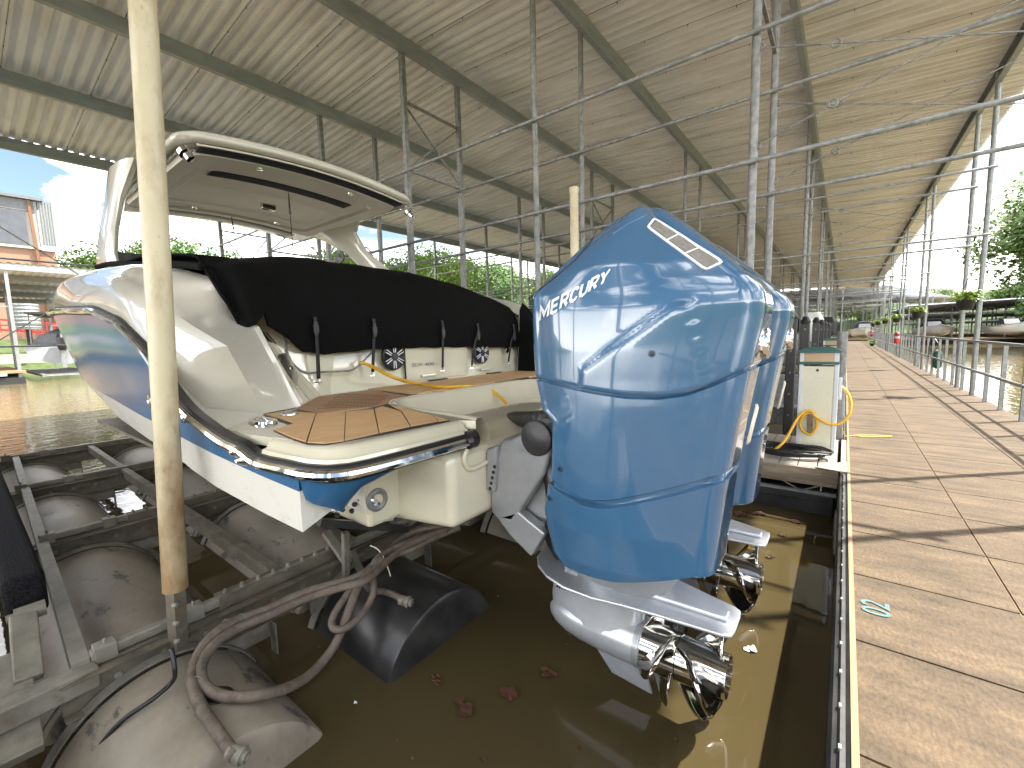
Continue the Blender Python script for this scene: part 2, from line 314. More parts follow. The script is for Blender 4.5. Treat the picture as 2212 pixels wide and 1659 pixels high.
# ------------------------------------------------------------------ water, banks
WZ = -.44
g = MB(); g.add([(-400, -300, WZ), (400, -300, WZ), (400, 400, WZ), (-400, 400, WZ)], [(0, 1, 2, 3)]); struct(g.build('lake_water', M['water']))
g = MB(); g.add([(-450, -350, -3), (450, -350, -3), (450, 450, -3), (-450, 450, -3)], [(0, 1, 2, 3)]); struct(g.build('lake_bed', M['bark']))
def bank(name, pts, m):
    rows = []
    for i, (x, y, z) in enumerate(pts[0]):
        rows.append([Vector(p[i]) for p in pts])
    b = MB(); b.grid(rows); return struct(b.build(name, m, smooth=True))
ys = [-60, -40, -20, 0, 20, 40, 60, 90, 130, 180]
def bl(y, k): return [(-50 - .02 * y, y, -1), (-52 - .02 * y, y, .6), (-60, y, 2.2 + .4 * math.sin(y * .1)), (-90, y, 6 + math.sin(y * .07)), (-170, y, 12), (-240, y, 14)][k]
bank('left_shore', [[bl(y, k) for y in ys] for k in range(6)], M['grass'])
def br(y, k): return [(13 + .05 * y, y, -1), (14.5 + .05 * y, y, .3), (22, y, 2.5), (60, y, 8), (160, y, 12)][k]
bank('right_shore', [[br(y, k) for y in ys] for k in range(5)], M['grass'])
bank('far_hills', [[(x, y0_ + 4 * math.sin(x * .05), z) for x in range(-240, 260, 20)] for y0_, z in ((150, -1), (156, 2), (185, 9), (260, 16), (330, 18))], M['grass'])

# ------------------------------------------------------------------ canopy over the slips
def roofz(x):                                   # underside of the sheet at its purlins
    return 5.74 - .057 * abs(x + 5.45)
PAIRS = [(-1.65, -.45), (4.6, 5.78), (10.8, 12.1), (17.1, 18.45), (23.4, 24.7), (29.7, 31.0), (36.0, 37.3), (42.3, 43.6), (48.6, 49.9)]
PX = [1.8, -.68, -3.05, -5.45, -7.85, -10.3, -13.0]
can = thing('boat_dock_canopy', 'long open-sided metal canopy with corrugated roof on paired steel posts over the slips', 'canopy', (-5.5, 20, 0))
YE = 56.
def sheet(x0, x1, y0, y1, zf, period=.164, amp=.026, dx=2.4):
    b = MB(); rows = []; n = max(1, int(abs(x1 - x0) / dx)); prof = []
    y = y0
    while y < y1:
        for f_, a_ in ((0, -1), (.34, -1), (.5, 1), (.84, 1)):
            prof.append((y + f_ * period, a_ * amp))
        y += period
    for i in range(n + 1):
        x = x0 + (x1 - x0) * i / n
        rows.append([(x, py, zf(x) + amp + pz) for py, pz in prof])
    b.grid(rows); return b
sheet(-5.45, 2.32, -3.4, YE, roofz).build('roof_sheet', M['roof'], can)
sheet(-5.45, -13.08, -3.4, YE, roofz).build('roof_sheet', M['roof'], can)
def cchan(p, q, depth, fl, m, parent, name='purlin'):   # C-section running along Y, open to -X
    b = MB(); (x, y0, z), (_, y1, _) = p, q
    t = .006
    b.box((x - t, y0, z - depth), (x, y1, z)); b.box((x - t - fl, y0, z - depth), (x - t, y1, z - depth + t)); b.box((x - t - fl, y0, z - t), (x - t, y1, z))
    b.box((x - t - fl, y0, z - depth + t), (x - t - fl + t, y1, z - depth + .02))
    return b.build(name, m, parent)
for x in PX:
    cchan((x + .03, -3.3, roofz(x) - .004), (x + .03, YE - .1, 0), .215, .07, M['purlin'], can)
    g = MB(); y = 4.1 - 3.28
    while y < 20: y += .164 * 5
# lap seams: dark lines with screws under the sheet
g = MB(); gs = MB(); y = -3.4 + .164 * 2
while y < 24:
    for x0, x1 in ((-5.35, 2.28), (-13.0, -5.55)):
        g.beam((x0, y + .02, roofz(x0) - .003), (x1, y + .02, roofz(x1) - .003), .006, .004)
        k = x0 + .3
        while k < x1: gs.box((k, y + .012, roofz(k) - .03), (k + .008, y + .02, roofz(k) - .004)); k += .62
    y += .164 * 6
g.build('lap_seam', M['galvdark'], can); gs.build('screw', M['black'], can)
posts = 0
far = MB()
for pi, (ya, yb) in enumerate(PAIRS):
    for xi, x in enumerate(PX + [-15.] if False else PX):
        for y in (ya, yb):
            xx = x - .05 if x < 1 else x
            base = -.1 if x > -1 else -.2
            w = .072 if x > -4 else .072
            if pi < 6:
                b = MB()
                if x > -4: b.tube([(xx, y, base), (xx, y, roofz(x) - .03)], w / 2, 12)
                else: b.beam((xx, y, base), (xx, y, roofz(x) - .03), w, w)
                b.build('post', M['galvdark'] if x < 1 else M['galv'], can, smooth=x > -4, auto=50)
            else: far.beam((xx, y, base), (xx, y, roofz(x) - .03), w, w)
    for y in (ya, yb):
        for z in (3.8, 2.72):
            b = MB(); b.tube([(-13.1, y - .06, z), (1.86, y - .06, z)], .022, 8)
            if pi < 7: b.build('tie_pipe', M['galvdark'], can, smooth=True)
            else: far.add(b.v, b.f)
        # crossed wires in the walkway bay
        b = MB(); n = 6 if pi < 3 else 4
        for za, zb in ((3.68, 2.86), (2.86, 3.68)):
            pa, pb = Vector((-.70, y, za)), Vector((1.76, y, zb))
            b.tube([pa, pb], .006, n)
            if pi < 3:
                for f0 in (.0, .22):
                    q = pa.lerp(pb, f0)
                    b.tube([q + Vector((.03 * math.cos(a), 0, .03 * math.sin(a))) for a in [R(30 * i) for i in range(13)]], .008, 5)
                b.tube([pa.lerp(pb, .06), pa.lerp(pb, .18)], .011, 5)
        b.build('brace_wire', M['galvdark'], can) if pi < 7 else far.add(b.v, b.f)
    # ladder bracing between the two posts of a pair
    for x, zt, zb in ((-5.5, 4.85, 3.85), (-.73, 5.15, 4.2), (-10.35, 4.4, 3.3), (-13.05, 4.2, 2.6)):
        if pi > 6: continue
        b = MB()
        b.beam((x, ya, zt), (x, yb, zt), .035, .035); b.beam((x, ya, zb), (x, yb, zb), .035, .035)
        b.beam((x, yb, zt), (x, ya, zb), .035, .02); b.beam((x, ya, zt - .04), (x, yb, zb + .04), .025, .02)
        b.build('cross_brace', M['galvdark'], can)
# outer end bracing rods towards the open water
b = MB()
for i in range(6):
    ya, yb = PAIRS[i][1], PAIRS[i + 1][0]
    b.tube([(-13.0, ya, .6), (-13.0, yb, 4.6)], .012, 5); b.tube([(-13.0, ya, 4.6), (-13.0, yb, .6)], .012, 5)
    b.tube([(-13.0, ya, 3.0), (-13.0, yb, 3.0)], .02, 6); b.tube([(-13.0, ya, 1.3), (-13.0, yb, 1.3)], .02, 6)
b.build('rod_bracing', M['galv'], can)
o = far.build('distant_frame', M['galvdark'], can); o['kind'] = 'stuff'

# ------------------------------------------------------------------ walkway
WX0, WX1 = .085, 1.86
wk = thing('walkway', None, None, (.97, 20, 0)); wk['kind'] = 'structure'
b = MB(); y = 1.457 - .578 * 8; j = .0055
cols = [(WX0, .632), (.640, 1.235), (1.243, WX1)]
for ci, (a_, c_) in enumerate(cols):
    yy = y + (.0 if ci != 1 else .0)
    for i in range(105):
        sk = .0
        b.box((a_, yy + j, -.03), (c_ - (0 if ci < 2 else .0), yy + .578 - j, 0)); yy += .578
b.build('deck_panel', M['walk'], wk)
b = MB(); b.box((WX0 - .01, y, -.045), (WX1, YE, -.0065)); b.build('joint_filler', M['woodstrip'], wk)
b = MB(); b.box((.02, y, -.22), (1.86, YE, -.05)); b.build('deck_frame', M['galvdark'], wk)
b = MB(); yy = y
while yy < YE: b.box((.08, yy, -.75), (1.8, yy + 2.2, -.225)); yy += 2.6
b.build('float_box', M['float'], wk)
b = MB(); b.box((.066, y, -.045), (.0845, YE, .004)); b.build('wood_edge', M['woodstrip'], wk)
# rub strip: ribbed black rubber, broken where the fingers leave
segs = [(-3.2, 4.5)] + [(PAIRS[i][1] + .15, PAIRS[i + 1][0] - .1) for i in range(1, 8)]
for s0, s1 in segs:
    b = MB(); prof = []
    for k in range(15):
        a = math.pi * k / 14; rr = 1 + .07 * math.cos(k * 3.14 * 1.0)
        prof.append((.064 - .052 * math.sin(a) * rr, -.062 + .062 * math.cos(a) * rr))
    b.loft([[(px, yy_, pz) for px, pz in prof] for yy_ in (s0, s1)], True, True)
    b.build('rub_strip', M['float'], wk)
    b = MB(); yy = s0 + .1
    while yy < min(s1, 20): b.box((.036, yy, -.014), (.044, yy + .018, -.001)); yy += .175
    b.build('rub_strip_bolt', M['galv'], wk)
# chalk number 02 on the deck
tv, tf, ta = text_tris('02', 0, .01)
b = MB(); b.add([(.205 - v * .10, 2.262 + u * .118, .004) for u, v in tv], tf); b.build('stencilled_number', M['cyan'], wk)

# ------------------------------------------------------------------ railing on the far edge
rl = thing('railing', 'galvanised pipe railing along the right edge of the walkway', 'railing', (1.8, 20, 0))
for z in (.945, .45):
    b = MB(); b.tube([(1.76, -3, z), (1.76, 55, z)], .022, 8); b.build('rail', M['galv'], rl, smooth=True)
yy = .1; k = 0
while yy < 55:
    if all(abs(yy - p) > .25 for pr in PAIRS for p in pr):
        b = MB(); b.beam((1.80, yy, -.15), (1.80, yy, .945), .045, .045); b.build('stanchion', M['galv'], rl); k += 1
    yy += .87 if k % 3 else .95
# ------------------------------------------------------------------ finger piers
def finger(y0, y1, x1, label):
    t = thing('finger_pier', label, 'pier', (-3, (y0 + y1) / 2, -.4), 'finger piers between the slips')
    b = MB(); x = -.003
    while x > x1: b.box((x - .14, y0, -.045), (x - .004, y1, -.012)); x -= .145
    b.build('deck', M['plank'], t)
    b = MB(); b.box((x1, y0 - .035, -.165), (.0, y0 - .002, -.014)); b.box((x1, y1 + .002, -.165), (.0, y1 + .035, -.014)); b.build('side_board', M['wood'], t)
    b = MB()
    for yy in (y0 + .03, y1 - .03):
        b.beam((x1, yy, -.25), (0, yy, -.25), .04, .03); x = -.1
        while x > x1 + .5: b.beam((x, yy, -.17), (x - .16, yy, -.25), .012, .012); b.beam((x - .32, yy, -.17), (x - .16, yy, -.25), .012, .012); x -= .5
    b.build('truss', M['galv'], t)
    b = MB(); x = -.02
    while x > x1 + .5: b.box((x - 1.0, y0 + .02, -.72), (x, y1 - .02, -.27)); b.box((x - 1.0, y0 + .012, -.33), (x, y0 + .02, -.27)); x -= 1.04
    b.build('float', M['float'], t, bevel=.02); return t
finger(4.58, 5.86, -9.5, 'finger pier under the nearest power pedestal')
finger(10.75, 12.15, -9.5, 'finger pier under the second power pedestal')
finger(17.05, 18.5, -9.5, 'finger pier under the third power pedestal')
finger(23.3, 24.8, -9.5, 'finger pier under the fourth power pedestal, far down the walkway')
finger(-1.75, -.35, -9.5, 'finger pier on the near side of the lifted boat, behind the boat lift')
b = MB(); b.box((.02, 4.5, -.16), (.0845, 5.9, -.006)); b.prism([(.07, 4.5, -.004), (-.16, 4.55, -.004), (-.05, 4.75, -.004), (.07, 4.9, -.004)], (0, 0, .006))
tag(b.build('gangway_plate', M['plank']), 'pale metal plate bridging the walkway and the nearest finger pier', 'metal plate')

# ------------------------------------------------------------------ power pedestals
def pedestal(x, y, label):
    t = thing('power_pedestal', label, 'power pedestal', (x, y, -.012), 'cream power pedestals on the finger piers'); w, d = .145, .12
    b = MB(); b.box((x - w + .02, y - d - .003, .0), (x + w - .02, y + d, .84)); b.build('front_panel', M['pedcream'], t)
    for s_ in (-1, 1): b = MB(); b.box((x + s_ * w - .02, y - d - .008, -.011), (x + s_ * w + .02, y + d + .005, .86)); b.build('corner_trim', M['pedwhite'], t, bevel=.008)
    b = MB(); b.box((x - w - .02, y - d - .02, .861), (x + w + .02, y + d + .02, .885)); b.build('band', M['teal'], t, bevel=.004)
    b = MB(); b.box((x - w + .02, y - d - .006, .886), (x + w - .02, y + d, .975)); b.build('light_lens', M['lens'], t)
    for s_ in (-1, 1): b = MB(); b.box((x + s_ * (w - .002) - .018, y - d - .008, .886), (x + s_ * (w - .002) + .018, y + d + .004, .975)); b.build('lamp_corner', M['pedwhite'], t)
    b = MB(); b.box((x - w - .03, y - d - .03, .976), (x + w + .03, y + d + .03, .998)); b.loft([[(x - w - .028, y - d - .028, .998), (x + w + .028, y - d - .028, .998), (x + w + .028, y + d + .028, .998), (x - w - .028, y + d + .028, .998)], [(x - w + .05, y - .03, 1.03), (x + w - .05, y - .03, 1.03), (x + w - .05, y + .03, 1.03), (x - w + .05, y + .03, 1.03)]])
    b.build('cap', M['teal'], t)
    b = MB(); b.lathe([(0, .013), (.006, .013)], (x - .01, y - d - .003, .80), (0, -1, 0), 14); b.build('lock', M['black'], t)
    b = MB(); b.box((x - .07, y - d - .012, .17), (x - .025, y - d - .004, .36)); b.box((x - .07, y - d - .06, .17), (x - .025, y - d - .05, .36)); b.box((x - .07, y - d - .06, .24), (x - .025, y - d - .004, .255)); b.build('cord_hook', M['brown'], t, bevel=.006)
    b = MB(); b.box((x + w + .02, y - .06, .5), (x + w + .05, y + .06, .72)); b.build('outlet_box', M['pedwhite'], t, bevel=.01)
    return t
PED = (-.195, 5.42)
ped = pedestal(*PED, 'cream power pedestal with teal cap and a yellow cord looped over its hook')
for y_, lb in ((11.5, 'second cream power pedestal along the walkway, just behind the nearest one'), (17.8, 'third cream power pedestal along the walkway'), (24.1, 'fourth and farthest cream power pedestal')):
    copy_tree(ped, (-.2, y_, -.012), lb)
# dark post beside the second pedestal; black padded lift posts down the row
b = MB(); b.tube([(-.02, 6.05, -.3), (-.02, 6.05, 1.18)], .05, 12)
tag(b.build('steel_pile', M['galvdark'], smooth=True, auto=40), 'short rusty steel pile with a chain, right behind the nearest power pedestal', 'pile')
lp = [(-.55, 6.7, 1.35), (-.45, 7.4, 1.3), (-.45, 10.2, 1.35), (-.45, 12.6, 1.35), (-.42, 13.6, 1.33), (-.42, 16.4, 1.33), (-.45, 19.2, 1.33), (-.45, 22.6, 1.33)]
lbl = ['black bolted lift post nearest the blue outboards', 'black lift post just behind the nearest one, with its pale edge', 'third black lift post, before the second pedestal', 'black lift post just past the second pedestal', 'black lift post two slips away, left of a pair', 'black lift post before the third pedestal', 'black lift post past the third pedestal', 'farthest black lift post before the fourth pedestal']
for (x, y, z), lb in zip(lp, lbl):
    t = thing('lift_post', lb, 'lift post', (x, y, -.44), 'black padded lift posts at the slip ends')
    b = MB(); b.box((x - .055, y - .055, -.9), (x + .055, y + .055, z)); b.build('sleeve', M['blackplastic'], t, bevel=.012)
    b = MB(); b.lathe([(0, .06), (.03, .065), (.06, .05), (.1, .03)], (x, y, z), (0, 0, 1), 10); b.build('cap', M['black'], t)
    b = MB()
    for k in range(5): b.lathe([(0, .012), (.008, .01)], (x - .0, y - .056, .1 + k * .28), (0, -1, 0), 8)
    b.build('bolt', M['galv'], t)
# cables heaped at the pedestal foot
random.seed(3)
for k in range(7):
    pts = []; a0 = random.uniform(0, 6)
    for i in range(14):
        a = a0 + i * .5; r_ = .10 + .03 * k
        pts.append((-.42 + (.30 + .012 * k) * math.cos(a) + random.uniform(-.02, .02), 4.93 + (.14 + .006 * k) * math.sin(a) + random.uniform(-.015, .015), .004 + .009 * k + random.uniform(0, .02)))
    b = MB(); b.tube(smooth_pts(pts, 4), .009, 6)
    if k == 0: heap = MB()
    heap.add(b.v, b.f)
tag(heap.build('cable_heap', M['black'], smooth=True), 'heap of thin black cables at the foot of the nearest power pedestal', 'cables')
# yellow rope lying on the dock
b = MB(); b.tube(smooth_pts([(.02, 6.0, .1), (.05, 6.02, .015), (.14, 6.12, .012), (.3, 6.22, .012), (.46, 6.26, .012), (.35, 6.17, .012), (.16, 6.06, .012)], 5), .005, 6)
tag(b.build('mooring_line', M['yellow'], smooth=True), 'thin yellow line lying across the walkway edge beside the steel pile', 'rope')

# ------------------------------------------------------------------ hanging planters, extinguishers, fender, ferns
def fern_mesh(cx, cy, cz, r, n, sd_):
    random.seed(sd_); b = MB()
    for i in range(n):
        a = random.uniform(0, 6.283); up = random.uniform(.7, 2.2); ln = r * random.uniform(.45, 1.0); p0 = Vector((cx, cy, cz)); pr = None
        m_ = 7
        for k in range(m_ + 1):
            t = k / m_; rr = ln * t; h = ln * (up * t - (.55 + .5 * up) * t * t)
            p = p0 + Vector((math.cos(a) * rr, math.sin(a) * rr, h)); w = .028 * (1 - t) ** .5 * (r / .25) + .003
            sd2 = Vector((-math.sin(a), math.cos(a), random.uniform(-.3, .3))) * w
            if pr:
                for sgn in (-1, 1):
                    q = pr[0].lerp(p, .5); b.add([pr[0], q + sd2 * sgn * 1.6 + Vector((0, 0, -.006)), p], [(0, 1, 2)])
            pr = (p, sd2)
    return b
pl = [(1.62, 10.72, 1.48, 'largest fern in a black basket on the nearest right-hand post'), (1.62, 17.0, 1.46, 'fern in a black basket, second post pair along the railing'), (1.62, 23.3, 1.44, 'fern in a black basket, third post pair along the railing'), (1.62, 29.6, 1.44, 'fern in a black basket, fourth post pair along the railing'), (1.62, 35.9, 1.42, 'fern in a black basket, fifth post pair along the railing'), (1.62, 42.2, 1.42, 'farthest small fern in a black basket above the railing')]
for i, (x, y, z, lb) in enumerate(pl):
    t = thing('hanging_planter', lb, 'hanging planter', (x, y, z), 'hanging fern baskets along the railing posts')
    b = MB(); b.lathe([(0, .085), (.02, .10), (.17, .125), (.175, .13), (.185, .13), (.185, .115), (.15, .11)], (x, y, z), (0, 0, 1), 18); b.build('basket', M['black'], t, smooth=True, auto=40)
    fern_mesh(x, y, z + .17, .27, 120, i).build('fern', M['fern'], t)
    b = MB()
    for a in (0, 2.1, 4.2): b.tube([(x + .12 * math.cos(a), y + .12 * math.sin(a), z + .18), (x, y, z + .52)], .003, 4)
    b.tube(smooth_pts([(x, y, z + .5), (x + .03, y, z + .56), (x + .1, y, z + .6), (x + .16, y, z + .56)], 4), .006, 5); b.build('hanger', M['black'], t)
for i, (x, y, lb) in enumerate(((1.72, 24.0, 'red fire extinguisher on the railing, nearer of the two'), (1.72, 46.0, 'small far red fire extinguisher near the walkway end'))):
    t = thing('fire_extinguisher', lb, 'fire extinguisher', (x, y, .55), 'fire extinguishers on the railing')
    s_ = 1.0; b = MB(); b.lathe([(0, .08), (.02, .1), (.36, .1), (.42, .06), (.44, .03)], (x, y, .58), (0, 0, 1), 16); b.build('cylinder', M['red'], t, smooth=True, auto=40)
    b = MB(); b.lathe([(0, .102), (.10, .102)], (x, y, .78), (0, 0, 1), 16); b.build('paper_label', M['pedwhite'], t, smooth=True, auto=40)
    b = MB(); b.lathe([(0, .03), (.05, .025)], (x, y, 1.02), (0, 0, 1), 10); b.box((x - .08, y - .015, 1.06), (x + .05, y + .015, 1.075)); b.build('valve_handle', M['pedwhite'], t)
t = thing('boat_fender', 'dark green boat fender hanging by a cord from the railing', 'fender', (1.87, 15.1, .2))
b = MB(); b.lathe([(0, .02), (.04, .075), (.1, .09), (.36, .09), (.42, .07), (.46, .03)], (1.87, 15.1, .16), (0, 0, 1), 16); b.build('body', M['greenfender'], t, smooth=True)
b = MB(); b.lathe([(0, .055), (.03, .04), (.05, .02)], (1.87, 15.1, .6), (0, 0, 1), 10); b.build('end_cap', M['pedwhite'], t)
b = MB(); b.tube(smooth_pts([(1.87, 15.1, .64), (1.86, 15.05, .78), (1.80, 15.2, .93), (1.78, 15.3, .97), (1.73, 15.35, .8), (1.73, 15.38, .35)], 4), .008, 5); b.build('cord', M['black'], t)
t = thing('potted_fern', 'small fern standing on the walkway by the railing, far end', 'plant', (1.55, 40, 0))
b = MB(); b.lathe([(0, .1), (.18, .14)], (1.55, 40, 0), (0, 0, 1), 12); b.build('pot', M['black'], t)
fern_mesh(1.55, 40, .18, .34, 90, 99).build('fern', M['fern'], t)
b = MB(); b.box((.1, 53.6, .004), (1.8, 54.1, .05)); tag(b.build('yellow_kerb', M['yellow']), 'yellow painted strip across the far end of the walkway', 'kerb')

# ------------------------------------------------------------------ the sport boat on its lift
YC = 2.38
boat = thing('sport_boat', 'white and blue sport boat raised on a lift, twin blue outboards on its stern', 'boat', (-3, YC, .4))
def mir(p): return Vector((p[0], 2 * YC - p[1], p[2]))
RX = [1.36, 1.6, 2.02, 2.32, 2.51, 2.84, 3.22, 3.8, 4.93, 7, 10, 12]
RZ = [.744, .752, .80, .88, .98, 1.19, 1.345, 1.455, 1.52, 1.6, 1.72, 1.8]
def Yr(X): return interp(-X, [1.3, 1.46, 1.8, 2.5, 3.5, 4.5, 5.5, 6.5, 8, 10, 12], [.80, .74, .70, .64, .6, .57, .58, .68, 1.02, 1.62, YC])
def Zr(X): return interp(-X, RX, RZ)
def fl(X): return interp(-X, [2.2, 3.2, 5.2, 7, 10, 12], [0, .07, .24, .42, .35, 0])
def Zb(X): return interp(-X, [1.4, 2.6, 4, 6, 8, 12], [.645, .765, .86, .97, 1.08, 1.45])
def Zc(X): return interp(-X, [1.5, 2.6, 3.2, 5.2, 8, 10.5, 12], [.50, .615, .64, .68, .80, 1.05, 1.40])
def stat(X, which):
    yr, f, zr, zb, zc = Yr(X), fl(X), Zr(X), Zb(X), Zc(X)
    yb = yr + f * .45; yc_ = min(yr + f, YC); kz = interp(-X, [1.7, 8, 12], [.16, .2, 1.3])
    if which == 'side':
        return [(X, yr + f * .45 * (t ** 1.2), zr - .015 + (zb - zr + .015) * t) for t in [k / 8 for k in range(9)]]
    if which == 'boot':
        return [(X, yb + (yc_ - yb) * t, zb + (zc - zb) * t) for t in (0, .5, 1)]
    tun = 1 - sstep(2.0, 3.4, -X)
    yi = min(yc_ + .13, YC); y1 = min(yc_ + .40, YC)
    Xi = min(X, -1.73)
    return [(X, yc_, zc), (X, yi, zc + .05 * tun - .01 * (1 - tun)), (X, min(yi + .02, YC), zc + (.10 * tun) - .012 * (1 - tun)), (Xi, y1 - .02 if y1 < YC else y1, zc + .10 * tun - .06 * (1 - tun)), (Xi, y1, zc - .12), (Xi, min(y1 + .4, YC), (zc - .12) * .45 + kz * .55), (Xi, YC, kz)]
XS = [-1.56 - .08 * i for i in range(14)] + [-2.7 - .25 * i for i in range(14)] + [-6.3 - .4 * i for i in range(14)] + [-12]
def mirS(p):
    y = 2 * YC - p[1] if p[1] <= .76 or p[0] < -3.6 else 2 * YC - .76 - (p[1] - .76) * .06; return Vector((p[0], y, p[2]))
class Pair:
    def __init__(s, rows, m=mir): s.r = rows; s.m = m
    def build(s, *a, **k):
        b = MB(); b.grid(s.r); c = MB(); c.grid([[s.m(p) for p in r] for r in s.r]); return b.build(*a, **k), c.build(*a, **k)
def both(rows, m=mir): return Pair(rows, m)
def whole(rows):
    b = MB(); b.grid([list(r) + [mir(p) for p in r[::-1][1:]] for r in rows]); return b
both([stat(X, 'side') for X in XS]).build('hull_side', M['hullblue'], boat, smooth=True, auto=40)
both([stat(X, 'boot') for X in XS]).build('boot_stripe', M['bottom'], boat, smooth=True, auto=40)
b = whole([stat(X, 'bottom') for X in XS]); s0 = stat(-1.56, 'bottom')
b.prism([(-1.56, Yr(-1.56), Zb(-1.56))] + s0[:3] + [(-1.56, s0[2][1], Zb(-1.56) + .02)], (-.03, 0, 0))
b.prism([mir(p) for p in [(-1.56, Yr(-1.56), Zb(-1.56))] + s0[:3] + [(-1.56, s0[2][1], Zb(-1.56) + .02)]], (-.03, 0, 0))
b.build('hull_bottom', M['bottom'], boat, smooth=True, auto=25)
# blue skirt below the swim platform wing
rows = []
def wing_out(n=10):        # port platform outline at rub height, from hull side round the corner to the well
    pts = [(-1.8, .705), (-1.62, .722), (-1.50, .735), (-1.42, .765), (-1.375, .82), (-1.36, .90), (-1.35, 1.05), (-1.345, 1.25), (-1.34, 1.40)]
    return pts
wo = wing_out()
sk = []
for (x, y) in wo:
    zt = .735
    zbm = interp(y, [.705, .722, .735, .765, .82, .86, .90, .95, 1.4], [.665, .645, .615, .585, .557, .585, .64, .705, .715])
    inx = interp(y, [.705, .735, .765, .82, .9, .95], [0, -.02, -.08, -.12, -.10, -.02])
    iny = interp(y, [.705, .735, .765, .82, .9, .95], [.002, .02, .045, .03, .01, 0])
    sk.append([(x, y, zt), (x + inx * .25, y + iny * .3, zt - (zt - zbm) * .4), (x + inx * .7, y + iny * .7, zt - (zt - zbm) * .8), (x + inx, y + iny, zbm), (x + inx - .10, y + iny + .07, zbm + .02)])
both(sk).build('platform_skirt', M['hullblue'], boat, smooth=True, auto=50)
# topside above the rub rail (swoops down to the swim platform)
FO, FI = Vector((-2.47, 1.0, .832)), Vector((-2.53, 1.2, .832))
B2, A2 = P(490, 747, Y=.82), P(548, 707, Y=1.07)
K = [((-1.95, .69, .79), FO, FO, FI),
     ((-2.25, .665, .855), P(444.6, 880.5, Y=.78), FO.lerp(B2, .5), FI.lerp(A2, .5)),
     ((-2.5, .645, .97), P(384, 822, Y=.70), B2, A2),
     ((-2.75, .635, 1.14), (-2.86, .67, 1.27), (-2.74, .755, 1.345), P(503, 675, Y=1.03)),
     ((-2.95, .62, 1.24), (-3.05, .65, 1.40), (-2.98, .745, 1.455), P(477, 631, Y=1.0)),
     ((-3.2, .61, 1.34), (-3.28, .63, 1.50), (-3.26, .735, 1.565), P(450, 602, Y=.97)),
     ((-3.8, .59, 1.455), (-3.8, .62, 1.60), (-3.8, .72, 1.685), (-3.8, .9, 1.775)),
     ((-5, .575, 1.53), (-5, .62, 1.70), (-5, .73, 1.82), (-5, .92, 1.88)),
     ((-6.5, .68, 1.59), (-6.5, .72, 1.77), (-6.5, .82, 1.90), (-6.5, 1.04, 1.98)),
     ((-8.5, 1.16, 1.67), (-8.5, 1.18, 1.84), (-8.5, 1.25, 1.96), (-8.5, 1.45, 2.05)),
     ((-12, YC, 1.8), (-12, YC, 1.9), (-12, YC, 2.0), (-11.8, YC, 2.08))]
def mixed(pts):
    pts = [Vector(p) for p in pts]; o = []
    for i in (0, 1):
        for k in range(6): o.append(pts[i].lerp(pts[i + 1], k / 6))
    return o + smooth_pts(pts[2:], 6)
c0, cJ, cB, c2 = (mixed([k[i] for k in K]) for i in range(4))
rows = []
for a, jn, m_, t_ in zip(c0, cJ, cB, c2):
    r_ = [a.lerp(jn, k / 5) + Vector((0, -.006 * math.sin(math.pi * k / 5), 0)) for k in range(5)]
    lm = (m_ - jn).length
    r_ += [jn.lerp(m_, k / 7) + Vector((0, -.05 * lm * math.sin(math.pi * k / 7), .10 * lm * math.sin(math.pi * k / 7))) for k in range(7)]
    r_ += [m_.lerp(t_, k / 7) + Vector((0, -.012, .014)) * math.sin(math.pi * k / 7) * sstep(2.9, 3.6, -m_.x) for k in range(8)]
    r_.append(t_ + Vector((-.004, .03, .004)))
    rows.append(r_)
both(rows, mirS).build('topside', M['white'], boat, smooth=True, auto=28)
# rub rail: black bed, chrome insert, black end cap
def rail_pts(off=0.):
    p = [(x - 0, y, .752) for x, y in wo[::-1]]
    X = -1.9
    while X > -11.8: p.append((X, Yr(X), Zr(X))); X -= .15 if X > -4 else .4
    p.append((-12, YC, 1.8)); return p
rp = smooth_pts(rail_pts(), 3)
def railstrip(sec, inset=0):
    rings = []
    for i, p in enumerate(rp):
        d = (rp[min(i + 1, len(rp) - 1)] - rp[max(i - 1, 0)]).normalized(); o_ = d.cross(Vector((0, 0, 1))).normalized() * 1.0
        if o_.y > 0 and p.x < -1.6: o_ = -o_
        if p.x > -1.6 and (o_.x < 0 and p.y > .85): o_ = -o_
        if o_.dot(Vector((p.x + 2.6, p.y - 1.6, 0))) < 0: o_ = -o_
        rings.append([p + o_ * a + Vector((0, 0, c)) for a, c in sec])
    return rings
for nm, mt, sec in (('rub_rail', 'black', [(-.02, .024), (.014, .025), (.022, .018), (.022, -.030), (.014, -.038), (-.02, -.038)]),
                    ('rub_rail_insert', 'chrome', [(.01, .008), (.028, .010), (.038, .003), (.042, -.010), (.038, -.022), (.028, -.029), (.01, -.028)])):
    rg = railstrip(sec); b = MB(); b.loft(rg, True, True); b.loft([[mir(p) for p in r_] for r_ in rg], True, True)
    b.build(nm, M[mt], boat, smooth=True, auto=35)
b = MB(); b.lathe([(-.01, .0), (-.01, .042), (.03, .042), (.045, .03), (.047, 0)], (-1.325, 1.385, .75), (0, 1, 0), 14); b.build('rub_rail_end', M['black'], boat, smooth=True, auto=40)
